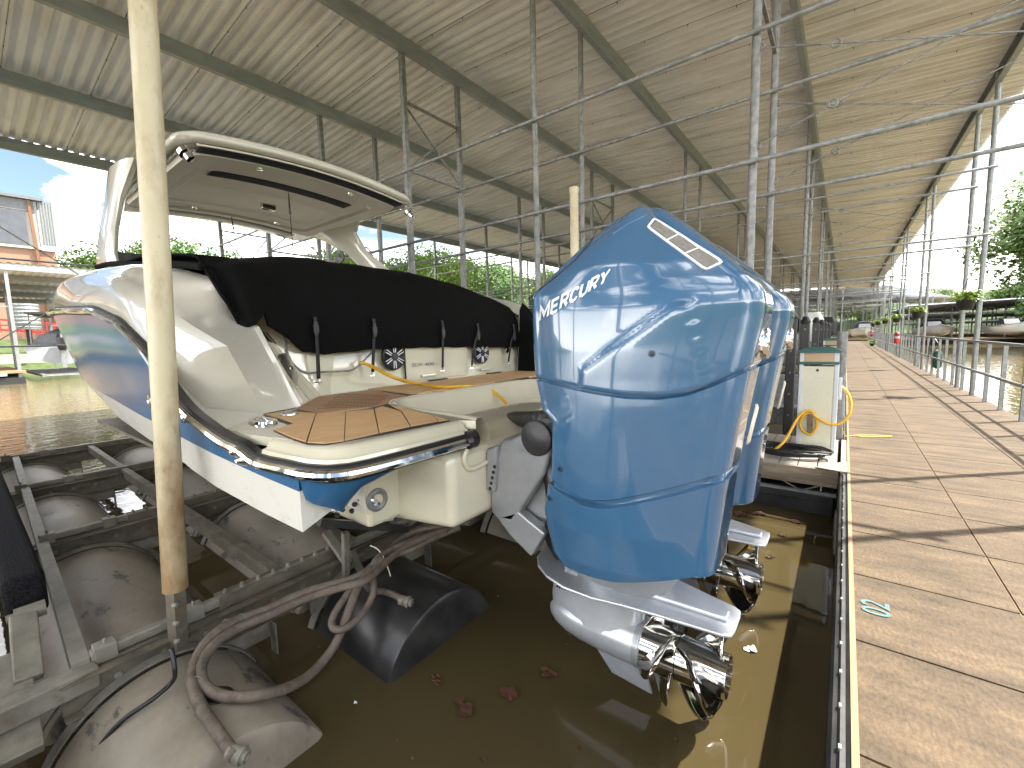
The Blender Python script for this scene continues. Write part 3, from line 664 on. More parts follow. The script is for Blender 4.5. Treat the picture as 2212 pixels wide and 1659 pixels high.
# swim platform: moulded rim and deck
inner = [(-1.33, 1.44), (-1.46, 1.46), (-1.9, 1.50), (-2.14, 1.55), (-2.24, 1.64), (-2.29, 1.78), (-2.30, 1.95)]
rim = []
for (x, y) in wo:
    nx, ny = interp(y, [.705, .74, .9], [0, -.6, -1]), interp(y, [.705, .74, .82, .9], [1, 1, .7, .0])
    rim.append([(x, y, .772), (x + nx * .004, y + ny * .004, .79), (x + nx * .022, y + ny * .022, .796), (x + nx * .03, y + ny * .03, .815), (x + nx * .05, y + ny * .05, .826), (x + nx * .07, y + ny * .07, .828)])
both(rim).build('platform_rim', M['cream'], boat, smooth=True, auto=50)
pl_ = [(-2.6, .72), (-1.95, .73)] + [(r_[-1][0], r_[-1][1]) for r_ in rim[1:]] + inner + [(-2.30, YC), (-3.05, YC), (-3.05, 1.1), (-2.6, 1.1)]
b = MB(); b.prism([(x, y, .79) for x, y in pl_], (0, 0, .038)); b.prism([mir((x, y, .79)) for x, y in pl_], (0, 0, .038)); b.build('platform_deck', M['cream'], boat)
# engine well: rolled lip, sloping walls
lipc = [(x, y) for x, y in inner]
rows = []
cx_, cy_ = -1.55, YC
for (x, y) in lipc:
    d = Vector((cx_ - x if x < -1.9 else 0, max(.2, 1.9 - y) if x > -2.1 else (cy_ - y) * .6, 0)).normalized()
    if x < -2.2: d = Vector((1, .15, 0)).normalized()
    r_ = [(x, y, .829)]
    for a_, z in ((.015, .838), (.04, .836), (.06, .82), (.09, .77), (.14, .70), (.24, .60), (.34, .56)):
        r_.append((x + d.x * a_, y + d.y * a_, z))
    if x > -1.5: r_ = [(a, min(c, y + .10), max(z_, .70)) for a, c, z_ in r_]
    rows.append(r_)
rows.append([(p[0], YC, p[2]) for p in rows[-1]])
rows = rows + [[mir(p) for p in r_] for r_ in rows[::-1][1:]]
whole_b = MB(); whole_b.grid(rows); whole_b.build('engine_well', M['cream'], boat, smooth=True, auto=60)
b = MB(); b.box((-2.0, 1.52, .50), (-1.36, 2 * YC - 1.52, .585)); b.build('well_floor', M['cream'], boat)
b = MB(); b.box((-2.02, 1.11, .33), (-1.72, 2 * YC - 1.11, .66))
po = [(-1.74, 1.285, .335), (-1.345, 1.285, .365), (-1.345, 1.285, .69), (-1.345, 1.30, .70), (-1.74, 1.285, .72)]
b.build('transom', M['cream'], boat, bevel=.02)
b = MB(); b.prism([(-1.345, 1.285, .35), (-1.345, 1.285, .695), (-1.9, 1.285, .74), (-1.9, 1.285, .28)], (0, 2 * (YC - 1.285), 0)); b.build('transom_pod', M['cream'], boat, bevel=.045, seg=5, smooth=True)
# moulded bracket rim by the AMS plate
b = MB(); b.tube(smooth_pts([P(1010, 970, X=-1.335), P(1003, 985, X=-1.335), P(1006, 1005, X=-1.335), P(1022, 1013, X=-1.335), P(1062, 992, X=-1.335)], 4), .012, 8); b.build('moulding', M['cream'], boat, smooth=True)
b = MB(); b.lathe([(0, .055), (.012, .055), (.018, .04), (.012, .03)], P(813, 1079, X=-1.722), (1, 0, 0), 22); b.build('through_hull_ring', M['galvdark'], boat, smooth=True, auto=40)
b = MB(); b.lathe([(0, .03), (.012, .028), (.014, .0)], P(813, 1079, X=-1.705), (1, 0, 0), 16); b.build('through_hull_cap', M['chrome'], boat, smooth=True, auto=40)
# inner face of the quarter coaming, then the transom wall of the cockpit
tp = [p for p in c2 if p.x >= -2.96]; n_t = len(tp); ft = smooth_pts([(-2.53, 1.2, .82), (-2.70, 1.33, .82), (-2.86, 1.47, .82), (-2.97, 1.60, .82)], 8)
rows = []
for i in range(n_t):
    q = ft[int(i * (len(ft) - 1) / (n_t - 1))]; tt = tp[i] + Vector((-.004, .03, .004))
    rows.append([tt.lerp(q, k / 10) for k in range(11)])
LROWS = rows
both(rows, mirS).build('coaming_liner', M['cream'], boat, smooth=True, auto=40)
lin = MB(); lin.grid(rows); LIN = BVHTree.FromPolygons([Vector(v) for v in lin.v], lin.f)
wl = [(-2.96, 1.45), (-2.99, 1.6), (-3.0, 1.75), (-3.0, YC)]; rows = []
for p in smooth_pts([(a, c, 0) for a, c in wl], 6):
    x, y = p.x, p.y; rows.append([(x, y, .81), (x - .005, y, .86), (x - .02, y, 1.0), (x - .03, y, 1.22), (x - .06, y, 1.28)])
rows.append([(-3.0, 3.95, .81), (-3.005, 3.95, .86), (-3.02, 3.95, 1.0), (-3.03, 3.95, 1.22), (-3.06, 3.95, 1.28)]); rows.append([(x, 4.02, z) for x, y, z in rows[-1]]); whole_w = MB(); whole_w.grid(rows)
L_ = LROWS[-1]; whole_w.grid([L_, [p.lerp(Vector((-3.03, 1.78, 1.50 - .068 * k)), .5) for k, p in enumerate(L_)], [Vector((-3.03, 1.78, 1.50 - .068 * k)) for k, p in enumerate(L_)]]); whole_w.build('cockpit_wall', M['cream'], boat, smooth=True, auto=50)
b = MB(); b.box((-2.995, 2.375, .85), (-2.985, 3.15, 1.22)); b.build('transom_door', M['cream'], boat, bevel=.006)
b = MB(); b.box((-2.994, 2.368, .84), (-2.984, 2.376, 1.2)); b.build('door_gap', M['black'], boat)
b = MB(); b.tube(smooth_pts([P(*q, X=-2.955) for q in ((600, 708), (614, 730), (622, 765), (640, 792), (665, 805), (700, 803), (735, 802), (765, 797), (800, 765), (808, 756))], 5), .007, 6); b.build('hatch_gap', M['galvdark'], boat, smooth=True)
for y in (2.62, 3.42):
    b = MB(); b.box((-2.985, y - .09, .872), (-2.965, y + .09, .90)); b.build('moulded_step', M['cream'], boat, bevel=.012)
    b = MB(); b.box((-2.97, y - .02, .831), (-2.94, y + .2, .846)); b.build('floor_light', M['black'], boat)
def strokes(txt, th=.17):
    G = {'M': [[(0, 0), (0, 1), (.42, .30), (.84, 1), (.84, 0)]], 'E': [[(0, 0), (0, 1), (.62, 1)], [(.085, .5), (.56, .5)], [(.085, 0), (.62, 0)]],
         'R': [[(0, 0), (0, 1), (.45, 1), (.62, .9), (.64, .7), (.56, .55), (.40, .48), (.085, .48)], [(.38, .395), (.66, 0)]],
         'C': [[(.66, .76), (.56, .94), (.34, 1), (.12, .92), (0, .7), (0, .3), (.12, .08), (.34, 0), (.56, .06), (.66, .24)]],
         'U': [[(0, 1), (0, .3), (.1, .08), (.34, 0), (.58, .08), (.68, .3), (.68, 1)]], 'Y': [[(0, 1), (.36, .48), (.72, 1)], [(.36, .40), (.36, 0)]],
         'A': [[(0, 0), (.12, .8), (.3, 1), (.62, 1), (.62, 0)], [(.14, .45), (.53, .45)]], 'S': [[(.62, 1), (.1, 1), (0, .8), (.1, .5), (.52, .5), (.62, .25), (.5, 0), (0, 0)]],
         'V': [[(0, 1), (.34, 0), (.68, 1)]], 'D': [[(0, 0), (0, 1), (.45, 1), (.64, .8), (.64, .2), (.45, 0), (.085, 0)]], 'O': [[(.3, 0), (.08, .1), (0, .35), (0, .65), (.08, .9), (.34, 1), (.6, .9), (.68, .65), (.68, .35), (.6, .1), (.36, 0)]]}
    W_ = {'M': .84, 'E': .62, 'R': .66, 'C': .66, 'U': .68, 'Y': .72, 'A': .62, 'S': .62, 'V': .68, 'D': .64, 'O': .68}
    vs, fs, x = [], [], 0
    for ch in txt:
        for pl__ in G[ch]:
            pts = [Vector((a, c, 0)) for a, c in pl__]; dense = []; n = len(pts)
            L_, R_ = [], []
            for i, p in enumerate(pts):
                d0 = (p - pts[i - 1]).normalized() if i else None; d1 = (pts[i + 1] - p).normalized() if i < n - 1 else None
                if d0 is None: d0 = d1
                if d1 is None: d1 = d0
                n0 = Vector((-d0.y, d0.x, 0)); n1 = Vector((-d1.y, d1.x, 0)); m_ = (n0 + n1).normalized(); k = min(th / 2 / max(.3, m_.dot(n0)), th * 1.1)
                L_.append(p + m_ * k); R_.append(p - m_ * k)
            for i in range(n - 1):
                q_ = max(1, int((pts[i + 1] - pts[i]).length / .15))
                for t_ in range(q_):
                    k = len(vs)
                    for a_, c_ in ((L_, t_), (L_, t_ + 1), (R_, t_ + 1), (R_, t_)): v = a_[i].lerp(a_[i + 1], c_ / q_); vs.append((x + v.x, v.y))
                    fs.append((k, k + 1, k + 2, k + 3))
        x += W_[ch] + th + .10
    X_ = x - th - .10; vs = [((a + th / 2) / (X_ + th), (c + th / 2) / (1 + th)) for a, c in vs]
    return vs, fs, X_
def put_text(txt, quad, name, m, parent, off=.003, shear=0, bold=0., tree=None, th=None):
    tv, tf, ta = strokes(txt, th) if th else text_tris(txt, shear, bold); a, bq, c, d = quad; vs = []
    for u, v in tv:
        px = (a[0] * (1 - u) + bq[0] * u) * (1 - v) + (d[0] * (1 - u) + c[0] * u) * v; py = (a[1] * (1 - u) + bq[1] * u) * (1 - v) + (d[1] * (1 - u) + c[1] * u) * v
        if isinstance(tree, tuple): vs.append(P(px, py, **{tree[0]: tree[1]}))
        else: vs.append(onsurf(px, py, tree, off))
    q = MB(); q.add(vs, tf); return q.build(name, m, parent)
def onsurf(px, py, tree, off=.003):
    d = ray(px, py).normalized(); h, n, i, ds = tree.ray_cast(CAM, d)
    if h is None: return CAM + d * 1.9
    if n.dot(d) > 0: n = -n
    return h + n * off
put_text('SLX 400', ((890, 792.5), (938, 789), (938, 782), (890, 785)), 'lettering', M['galvdark'], boat, bold=.02, tree=('X', -2.98))
for y, z in ((2.245, 1.075), (3.345, 1.06)):
    sp = thing('speaker', None, None, (-2.985, y, z), parent=boat)
    b = MB(); b.lathe([(0, .115), (.018, .112), (.022, .1), (.012, .09), (.006, .03), (.012, .0)], (-2.985, y, z), (1, 0, 0), 28); b.build('cone', M['screen'], sp, smooth=True, auto=40)
    b = MB()
    for k in range(6):
        for s_ in (-.22, .22):
            a = math.pi / 3 * k + .5; b.beam((-2.958, y + .035 * math.cos(a + s_), z + .035 * math.sin(a + s_)), (-2.958, y + .098 * math.cos(a + s_ * .55), z + .098 * math.sin(a + s_ * .55)), .006, .006, up=(1, 0, 0))
    b.build('grille', M['letterout'], sp)
    b = MB(); b.lathe([(0, .034), (.018, .03), (.02, 0)], (-2.97, y, z), (1, 0, 0), 16); b.build('dome', M['black'], sp, smooth=True, auto=40)
b = MB(); q = P(1094, 756, X=-2.97); b.lathe([(0, .035), (.012, .034), (.014, .02), (.02, .0)], q, (1, 0, 0), 18); b.build('shower_fitting', M['chrome'], boat, smooth=True, auto=40)
# grab handle plate and chrome handle on the port quarter
hp = [(603, 765), (617, 762), (630, 775), (643, 810), (644, 832), (636, 839), (622, 826), (606, 790)]
def lin_pt(u, v, off=.004): return onsurf(u, v, LIN, off)
def plane_pt(u, v, c, n):
    d = ray(u, v); return CAM + d * ((c - CAM).dot(n) / d.dot(n))
def lin_plane(u, v):
    d = ray(u, v).normalized(); h, n, i_, ds = LIN.ray_cast(CAM, d); n = n if n.dot(d) < 0 else -n; return h, n
hc, hn = lin_plane(624, 800)
b = MB(); r1 = [plane_pt(u, v, hc + hn * .002, hn) for u, v in hp]; r2 = [plane_pt(u, v, hc + hn * .016, hn) for u, v in hp]; cc_ = sum(r2, Vector()) / len(r2)
b.loft([r1, r2, [p.lerp(cc_, .18) + hn * .004 for p in r2], [p.lerp(cc_, .9) + hn * .006 for p in r2]], True, True); b.build('grab_plate', M['satin'], boat, smooth=True, auto=50)
b = MB(); b.lathe([(0, .018), (.004, .016), (.002, .008)], plane_pt(629, 795, hc + hn * .022, hn), hn, 16); b.build('grab_lock', M['steel'], boat, smooth=True, auto=40)
b = MB(); b.tube(smooth_pts([plane_pt(605, 777, hc + hn * .02, hn), plane_pt(608, 790, hc + hn * .035, hn), plane_pt(616, 812, hc + hn * .035, hn), plane_pt(624, 828, hc + hn * .02, hn)], 5), .007, 8); b.build('grab_handle', M['chrome'], boat, smooth=True)
rc_, rn_ = hc, hn
b = MB(); b.prism([plane_pt(u, v, rc_ + rn_ * .004, rn_) for u, v in ((563, 717), (585, 720), (606, 726), (614, 736), (632, 738), (640, 745), (640, 752), (612, 744), (590, 742), (572, 733))], rn_ * .004); b.build('grab_recess', M['black'], boat)
# cleat, filler cap
def pop_cleat(u, v, name, s_=1.):
    q = P(u, v, Z=.83); t = thing(name, None, None, q, parent=boat)
    b = MB(); b.loft([[q + Vector((.10 * s_ * math.cos(a) * k_, .055 * s_ * math.sin(a) * k_, h)) for a in [R(20 * i) for i in range(18)]] for k_, h in ((1, 0), (.95, .010), (.7, .012), (.6, .006))]); b.build('plate', M['chrome'], t, smooth=True, auto=40)
    b = MB(); b.tube([q + Vector((-.07 * s_, 0, .008)), q + Vector((-.05 * s_, 0, .013)), q + Vector((.05 * s_, 0, .013)), q + Vector((.07 * s_, 0, .008))], [.006, .010, .010, .006], 10); b.build('horn', M['chrome'], t, smooth=True)
pop_cleat(568, 911, 'cleat')
q = P(624, 895, Z=.836); b = MB(); b.lathe([(0, .045), (.006, .043), (.008, .028), (.002, .022), (.002, 0)], q, (0, 0, 1), 20); b.build('filler_cap', M['chrome'], boat, smooth=True, auto=40)
# teak pads: outlines taken on the deck plane
TZ = .8285
def T(u, v): q = P(u, v, Z=TZ + .006); return Vector((q.x, q.y, TZ))
def z4(u, v): return 516 + u / 3, 664 + v / 3
def pad(poly, nm='teak_pad', m='teak', th=.006, z=0):
    b = MB(); b.prism([T(*z4(*p)) + Vector((0, 0, z)) for p in poly], (0, 0, th)); return b.build(nm, M[m], boat)
pad([(222, 792), (340, 758), (160, 692), (330, 668), (378, 656), (550, 690), (850, 650), (985, 615), (1000, 628), (1060, 640), (1368, 730), (905, 822), (560, 884), (440, 880), (350, 850)], 'teak_bed', 'black', .003)
def lp(a, c, t): return (a[0] + (c[0] - a[0]) * t, a[1] + (c[1] - a[1]) * t)
planks = [[(232, 792), (362, 748), (172, 692), (274, 678), (300, 672), (498, 684), (434, 868), (350, 843)],
          [(504, 686), (690, 677), (680, 862), (560, 878), (444, 872)], [(696, 676), (872, 658), (905, 812), (686, 861)],
          [(880, 655), (930, 640), (1050, 672), (1108, 770), (912, 811)], [(985, 634), (1060, 648), (1258, 702), (1286, 736), (1116, 768), (1058, 670)], [(1266, 704), (1354, 728), (1294, 737)]]
for p_ in planks: pad(p_, z=.0005)
b_ = pad([(374, 650), (520, 575), (850, 533), (1084, 571), (1000, 606), (985, 612), (850, 642), (550, 684)], 'shower_grate', 'teak2', .006)
b = MB()
for i in range(15):
    for j_ in range(9):
        a0 = lp((520, 655), (660, 562), j_ / 8); a1 = lp((880, 640), (975, 572), j_ / 8); c_ = lp(a0, a1, (i + (j_ % 2) * .5) / 14.5)
        q = T(*z4(*c_)); b.box((q.x - .008, q.y - .010, TZ + .0062), (q.x + .008, q.y + .010, TZ + .0072))
b.build('grate_hole', M['rust'], boat)['kind'] = 'stuff'
b = MB(); b.prism([T(*z4(848, 524)), T(*z4(1140, 492)), T(*z4(1500, 452)), T(*z4(1880, 398)), T(*z4(1880, 460)), T(*z4(1500, 496)), T(*z4(1300, 524)), T(*z4(1100, 568))], (0, 0, .003)); b.build('teak_bed', M['black'], boat)
xs_ = [2.03 + .0 * i for i in range(1)]
yy = 1.93
while yy < 3.85:
    xa = -2.36 - .0 * yy; y2 = yy + .19
    b = MB(); b.prism([(-2.97, max(yy - .02, 1.98), TZ + .0005), (-2.97, y2 - .03, TZ + .0005), (-2.37, y2 - .006, TZ + .0005), (-2.37, yy, TZ + .0005)], (0, 0, .006)); b.build('teak_pad', M['teak'], boat); yy += .197
# small fittings on the hull side below the rail
for i, (u, v) in enumerate(((508, 974), (531, 991), (559, 1001))):
    q = P(u, v, Y=.735); q = P(u, v, Y=Yr(q.x) - .004)
    b = MB(); b.lathe([(0, .022), (.012, .020), (.02, .012), (.012, .008)] if i != 1 else [(0, .03), (.02, .02), (.035, .012), (.03, .006)], q, (-.1, -1, 0), 14); b.build('hull_fitting', M['chrome'], boat, smooth=True, auto=40)
for u, v in ((322, 866), (384, 900)):
    q = P(u, v, Y=.62); q.y = Yr(q.x) + .01
    b = MB(); b.lathe([(0, .035), (.015, .032), (.018, .015), (.008, 0)], q, (0, -1, 0), 16); b.build('hull_vent', M['chrome'], boat, smooth=True, auto=40)
# foredeck closing the hull ahead of the cover
b = MB(); b.grid([[Vector((p.x, p.y + .07, p.z - .05)), Vector((p.x, YC, p.z + .03)), mir((p.x, p.y + .07, p.z - .05))] for p in c2 if p.x < -3.3]); b.build('foredeck', M['white'], boat, smooth=True)
# seat back and windscreen mass ahead
b = MB(); b.loft([[(-6.2, 1.15, 1.9), (-6.2, 3.2, 1.9), (-9.6, 2.8, 2.0), (-9.6, 1.55, 2.0)], [(-6.9, 1.3, 2.35), (-6.9, 3.05, 2.35), (-8.6, 2.6, 2.12), (-8.6, 1.75, 2.12)]]); b.build('windscreen', M['glass'], boat)
# hardtop
HC, HS = 2.175, 1.095
ht = thing('hardtop', None, None, CAM + (Vector((-4.6, HC, 2.65)) - CAM) * HS, parent=boat)
class HB(MB):
    def build(s, *a, **k):
        s.v = [tuple(CAM + (Vector(v) - CAM) * HS) for v in s.v]; return MB.build(s, *a, **k)
HY = 1.07
def crown(y): t = (y - HC) / HY; return .09 * (1 - t * t)
HX0, HX1 = -3.74, -6.35
def htcols(x0, x1, hy, r_, n=8):      # y, x0(y), x1(y) of a rounded rectangle, from port to starboard
    o = []
    for i in range(n + 1): a = R(90 * i / n); o.append((HC - hy + r_ * (1 - math.sin(a)) if False else HC - hy + r_ * (1 - math.cos(a)), r_ * (1 - math.sin(a))))
    m_ = 14
    for i in range(1, m_): o.append((HC - hy + r_ + (2 * hy - 2 * r_) * i / m_, 0))
    for i in range(n + 1): a = R(90 - 90 * i / n); o.append((HC + hy - r_ * (1 - math.cos(a)), r_ * (1 - math.sin(a))))
    return [(y, x0 - d, x1 + d) for y, d in o]
def htperim(x0, x1, hy, z, r_=.16, crow=1.):
    c = htcols(x0, x1, hy, r_); return [(a, y, z + crown(y) * crow) for y, a, _ in c] + [(e, y, z + crown(y) * crow) for y, _, e in c[::-1]]
def htsheet(x0, x1, hy, z, nm, m, r_=.16, nx=14):
    b = HB(); b.grid([[(a + (e - a) * k / nx, y, z + crown(y)) for k in range(nx + 1)] for y, a, e in htcols(x0, x1, hy, r_)]); return b.build(nm, m, ht, smooth=True)
def htband(o_, i_, z0, z1, nm, m, solid=0):
    b = HB(); A_, B_ = htperim(*o_[:3], z0, o_[3]), htperim(*i_[:3], z1, i_[3]); b.loft([A_ + [A_[0]], B_ + [B_[0]]], False, False); return b.build(nm, m, ht, smooth=True, auto=40)
def htpt(u, v, dz=0):
    p = P(u, v, Z=2.62)
    for _ in range(4): p = P(u, v, Z=2.655 + crown(p.y) + dz)
    return p
rings = [htperim(HX0 - .05, HX1 + .05, HY - .05, 2.655), htperim(HX0 - .012, HX1 + .012, HY - .012, 2.665), htperim(HX0, HX1, HY, 2.69), htperim(HX0 - .012, HX1 + .012, HY - .012, 2.72), htperim(HX0 - .06, HX1 + .06, HY - .06, 2.745), htperim(HX0 - .3, HX1 + .3, HY - .3, 2.77)]
b = HB(); b.loft(rings, True, False); b.build('rim', M['white'], ht, smooth=True, auto=60)
htsheet(HX0 - .3, HX1 + .3, HY - .3, 2.77, 'roof_skin', M['white'])
htsheet(HX0 - .05, HX1 + .05, HY - .05, 2.656, 'soffit', M['white'])
L0, L1 = HX0 - .20, HX1 + .50
O, I = (L0, L1, HY - .13, .12), (L0 - .36, L1 + .30, HY - .34, .14)
htband((L0 + .02, L1 - .02, HY - .11, .12), O, 2.653, 2.618, 'liner_step', M['ceilingvinyl'])
htband(O, (L0 - .20, L1 + .12, HY - .26, .14), 2.618, 2.612, 'liner', M['ceilingvinyl'])
htband((L0 - .20, L1 + .12, HY - .26, .14), (L0 - .23, L1 + .15, HY - .29, .14), 2.612, 2.632, 'liner_edge', M['white'])
htband((L0 - .23, L1 + .15, HY - .29, .14), I, 2.632, 2.628, 'hatch_surround', M['ceilingvinyl'])
htband(I, (I[0] - .03, I[1] + .03, I[2] - .03, .12), 2.628, 2.651, 'hatch_reveal', M['ceilingvinyl'])
htsheet(I[0] - .02, I[1] + .02, I[2] - .02, 2.652, 'hatch_panel', M['ceilingvinyl'], .12)
b = HB(); b.grid([[(-4.33 - .17 * k / 4, y, 2.640 + crown(y)) for k in range(5)] for y in [1.52 + 1.31 * i / 12 for i in range(13)]]); b.build('sunshade', M['navy'], ht, smooth=True, solid=.004)
b = HB(); b.grid([[(-4.72 - .03 * k / 2, y, 2.630 + crown(y) - .01 * (k == 1)) for k in range(3)] for y in [1.5 + 1.35 * i / 12 for i in range(13)]]); b.build('sunshade_rail', M['ceilingvinyl'], ht, smooth=True)
b = HB(); b.grid([[(-3.81 - .12 * k / 3, y, 2.638 + crown(y)) for k in range(4)] for y in [1.27 + 1.83 * i / 16 for i in range(17)]]); b.build('shade_cassette', M['navy'], ht, smooth=True, solid=.012)
b = HB(); b.tube([(-3.80, 1.24 + 1.87 * i / 16, 2.642 + crown(1.24 + 1.87 * i / 16)) for i in range(17)], .009, 6); b.build('shade_rail', M['cream'], ht, smooth=True)
b = HB(); b.grid([[(-5.98 - .16 * k / 3, y, 2.640 + crown(y)) for k in range(4)] for y in [1.35 + 1.65 * i / 12 for i in range(13)]]); b.build('front_glass', M['pedwhite'], ht, smooth=True, solid=.006)
for y in (1.17, 3.19):
    b = HB(); b.lathe([(0, .05), (.03, .05), (.04, .032), (.08, .03), (.085, .0)], (-3.84, y, 2.60 + crown(y)), (.35, .25, -.6), 18); b.build('shade_mount', M['chrome'], ht, smooth=True, auto=40)
for x, y in ((-4.0, 1.75), (-4.0, 2.6), (-5.6, 1.75), (-5.6, 2.6)):
    b = HB(); b.lathe([(0, .032), (.010, .030), (.012, .018), (.006, .016), (.005, 0)], (x, y, 2.613 + crown(y)), (0, 0, -1), 16); b.build('downlight', M['chrome'], ht, smooth=True, auto=40)
b = HB(); b.box((-4.86, 2.10, 2.60), (-4.80, 2.24, 2.66)); b.build('hatch_latch', M['chrome'], ht, bevel=.012)
q = P(665, 342, X=-4.1); b = HB(); b.lathe([(0, .0), (.005, .04), (.02, .045), (.035, .04), (.04, 0)], q, (1, 0, 0), 18); b.tube([q, q - Vector((0, 0, .12))], .015, 6); b.build('stern_light', M['chrome'], ht, smooth=True, auto=40)
# arch legs
for sgn in (1, -1):
    rg = []
    for (x, y, z, lx, wy) in ((-4.95, 1.05, 2.72, .75, .16), (-5.0, .98, 2.45, .42, .12), (-5.05, .93, 2.2, .46, .11), (-5.12, .91, 2.0, .55, .11), (-5.2, .93, 1.75, .75, .12)):
        ring = [(x + lx / 2 * math.cos(a) * (1.0 if abs(math.cos(a)) < .95 else 1), y + wy / 2 * math.sin(a), z) for a in [R(30 * i) for i in range(12)]]
        rg.append([Vector(p) for p in ring])
    if sgn < 0:
        rg = []
        for (x, y, z, lx, wy) in ((-5.35, 3.16, 2.70, 1.3, .3), (-5.3, 3.25, 2.58, .75, .18), (-5.05, 3.33, 2.35, .42, .12), (-4.75, 3.4, 2.1, .46, .12), (-4.4, 3.42, 1.75, .6, .12)):
            rg.append([Vector((x + lx / 2 * math.cos(a), y + wy / 2 * math.sin(a), z)) for a in [R(30 * i) for i in range(12)]])
    b = HB(); b.loft(rg, True, True); b.build('arch_leg', M['white'], ht, smooth=True, auto=50)
q = P(735, 556, Y=3.33); b = HB(); b.lathe([(0, .08), (.015, .075), (.01, .03), (.02, 0)], q, (.25, -1, 0), 20); b.build('arch_speaker', M['screen'], ht, smooth=True, auto=40)
for (u0, v0, u1, v1) in ((623, 416, 635, 566), (500, 468, 514, 556)):
    a_, c_ = P(u0, v0, Y=2.35), P(u1, v1, Y=2.35); b = MB(); b.tube([a_, a_.lerp(c_, .3), a_.lerp(c_, .32), c_], [.004, .012, .005, .004], 6); b.build('antenna', M['black'], boat, smooth=True)
# small mirror-like bow rail and light at the far shoulder

# ------------------------------------------------------------------ outboards
def outboard(YE_, parent):
    t = thing('outboard_motor', None, None, (-.7, YE_, .1), parent=parent)
    Zf = [.1, .25, .30, .48, .607, .67, .87, .905, 1.04, 1.37, 1.50, 1.65, 1.69]; Xf = [-.90, -.905, -.95, -.985, -.955, -.935, -.93, -.99, -1.022, -1.037, -.88, -.69, -.64]
    Za = [.1, .30, .6, .85, 1.05, 1.2, 1.26, 1.30, 1.335, 1.36, 1.385, 1.41, 1.49, 1.60, 1.66, 1.69]; Xa = [-.40, -.345, -.318, -.285, -.252, -.222, -.212, -.210, -.217, -.229, -.250, -.278, -.358, -.475, -.545, -.60]
    def pts_at(z, inset=0.):
        xf, xa = interp(z, Zf, Xf) + inset, interp(z, Za, Xa) - inset; ln = xa - xf
        w = interp(z, [.2, .3, .45, 1.15, 1.30, 1.45, 1.55, 1.63, 1.69], [.84, .93, 1, 1, .985, .92, .82, .66, .40])
        hf, hm, ha = .295 * w - inset, .318 * w - inset, (.135 * w + .02 * sstep(1.2, 1.6, z)) - inset
        xm = xf + ln * .42
        cp = [(xa, 0, 0), (xa, -ha, .07), (xm, -hm, .30), (xf, -hf, .055), (xf, 0, 0)]
        return cp
    def outline(z, inset=0.):
        cp = pts_at(z, inset); half = []
        (xa, _, _), (_, ya_, _), (xm, ym_, _), (xf, yf_, _), _ = cp; ha, hm, hf = -ya_, -ym_, -yf_; ln = xa - xf
        ra, rf = min(.055, ln * .3, ha * .7), min(.05, ln * .3)
        for i in range(5): half.append(Vector((xa, -(ha - ra) * i / 5)))
        s0_, e0_ = xa - ra, xf + rf; er_ = min(e0_, (-1.0 if z < 1.37 else xf) + rf)
        def side(x_):
            t = (s0_ - x_) / max(1e-6, s0_ - er_); t = max(-.2, min(1.2, t)); y0_, y1_, y2_ = ha + ra * .35, hm, hf; c_ = .5
            return y0_ * (t - c_) * (t - 1) / (c_) + y1_ * t * (t - 1) / (c_ * (c_ - 1)) + y2_ * t * (t - c_) / (1 - c_)
        a0, m0, e0 = Vector((xa, -(ha - ra))), Vector((xa, -side(s0_) + .0)), Vector((s0_, -side(s0_)))
        for i in range(9): t = i / 9; half.append(a0.lerp(m0, t).lerp(m0.lerp(e0, t), t))
        for i in range(44): x_ = s0_ + (e0_ - s0_) * i / 44; half.append(Vector((x_, -side(x_))))
        a0, m0, e0 = Vector((e0_, -side(e0_))), Vector((xf, -side(e0_))), Vector((xf, -(side(e0_) - rf)))
        for i in range(9): t = i / 9; half.append(a0.lerp(m0, t).lerp(m0.lerp(e0, t), t))
        for i in range(9): half.append(e0.lerp(Vector((xf, 0)), i / 8))
        o = [(p.x, p.y) for p in half] + [(p.x, -p.y) for p in half[-2:0:-1]]
        return o
    def body(zlo, zhi, ts, inset=lambda t: 0., name='cowl', m=M['blue'], cap=(True, True), crease=True):
        rings = []
        n = len(outline(1.0))
        for t_ in ts:
            ring = []
            for j_ in range(n):
                x = -.6
                for _ in range(5):
                    z = zlo(x) * (1 - t_) + zhi(x) * t_; zi = max(.05, min(1.69, z)); q = fast(zi, round(inset(t_), 4), j_); x = q[0]
                y = q[1]
                if crease and abs(y) > .12:     # raised lower side panel with a diagonal shoulder
                    d_ = interp(x, [-.80, -.765, -.46, -.41, -.36], [.9, 1.09, 1.305, 1.31, 1.0]) - z
                    f_ = sstep(-.010, .030, d_) * sstep(-.79, -.755, x) * sstep(-.30, -.40, x)
                    y += math.copysign(.011 * f_, y)
                ring.append((x, YE_ + y, z))
            rings.append(ring)
        b = MB(); b.loft(rings, True, False); k = len(rings[0])
        if cap[0]: b.f.append(tuple(range(k))[::-1])
        if cap[1]: b.f.append(tuple((len(rings) - 1) * k + i for i in range(k)))
        return b
    cache = {}
    def fast(z, ins, j_):
        key = (round(z, 3), ins)
        if key not in cache: cache[key] = outline(key[0], ins)
        return cache[key][j_]
    s1 = lambda x: interp(x, [-1.03, -.8, -.61, -.50, -.42, -.35, -.2], [1.035, 1.008, .985, .982, .995, 1.025, 1.105])
    s2 = lambda x: interp(x, [-.96, -.88, -.78, -.73, -.66, -.53, -.37, -.3], [.612, .595, .568, .566, .580, .62, .672, .700])
    bt = lambda x: interp(x, [-.92, -.67, -.34], [.232, .235, .290])
    top = lambda x: 1.689
    edge = lambda t: .006 * (max(0, 1 - t / .012) + max(0, (t - .988) / .012))
    N = 44; ts = [0, .006, .013] + [.013 + (.974) * i / N for i in range(1, N)] + [.987, .994, 1]
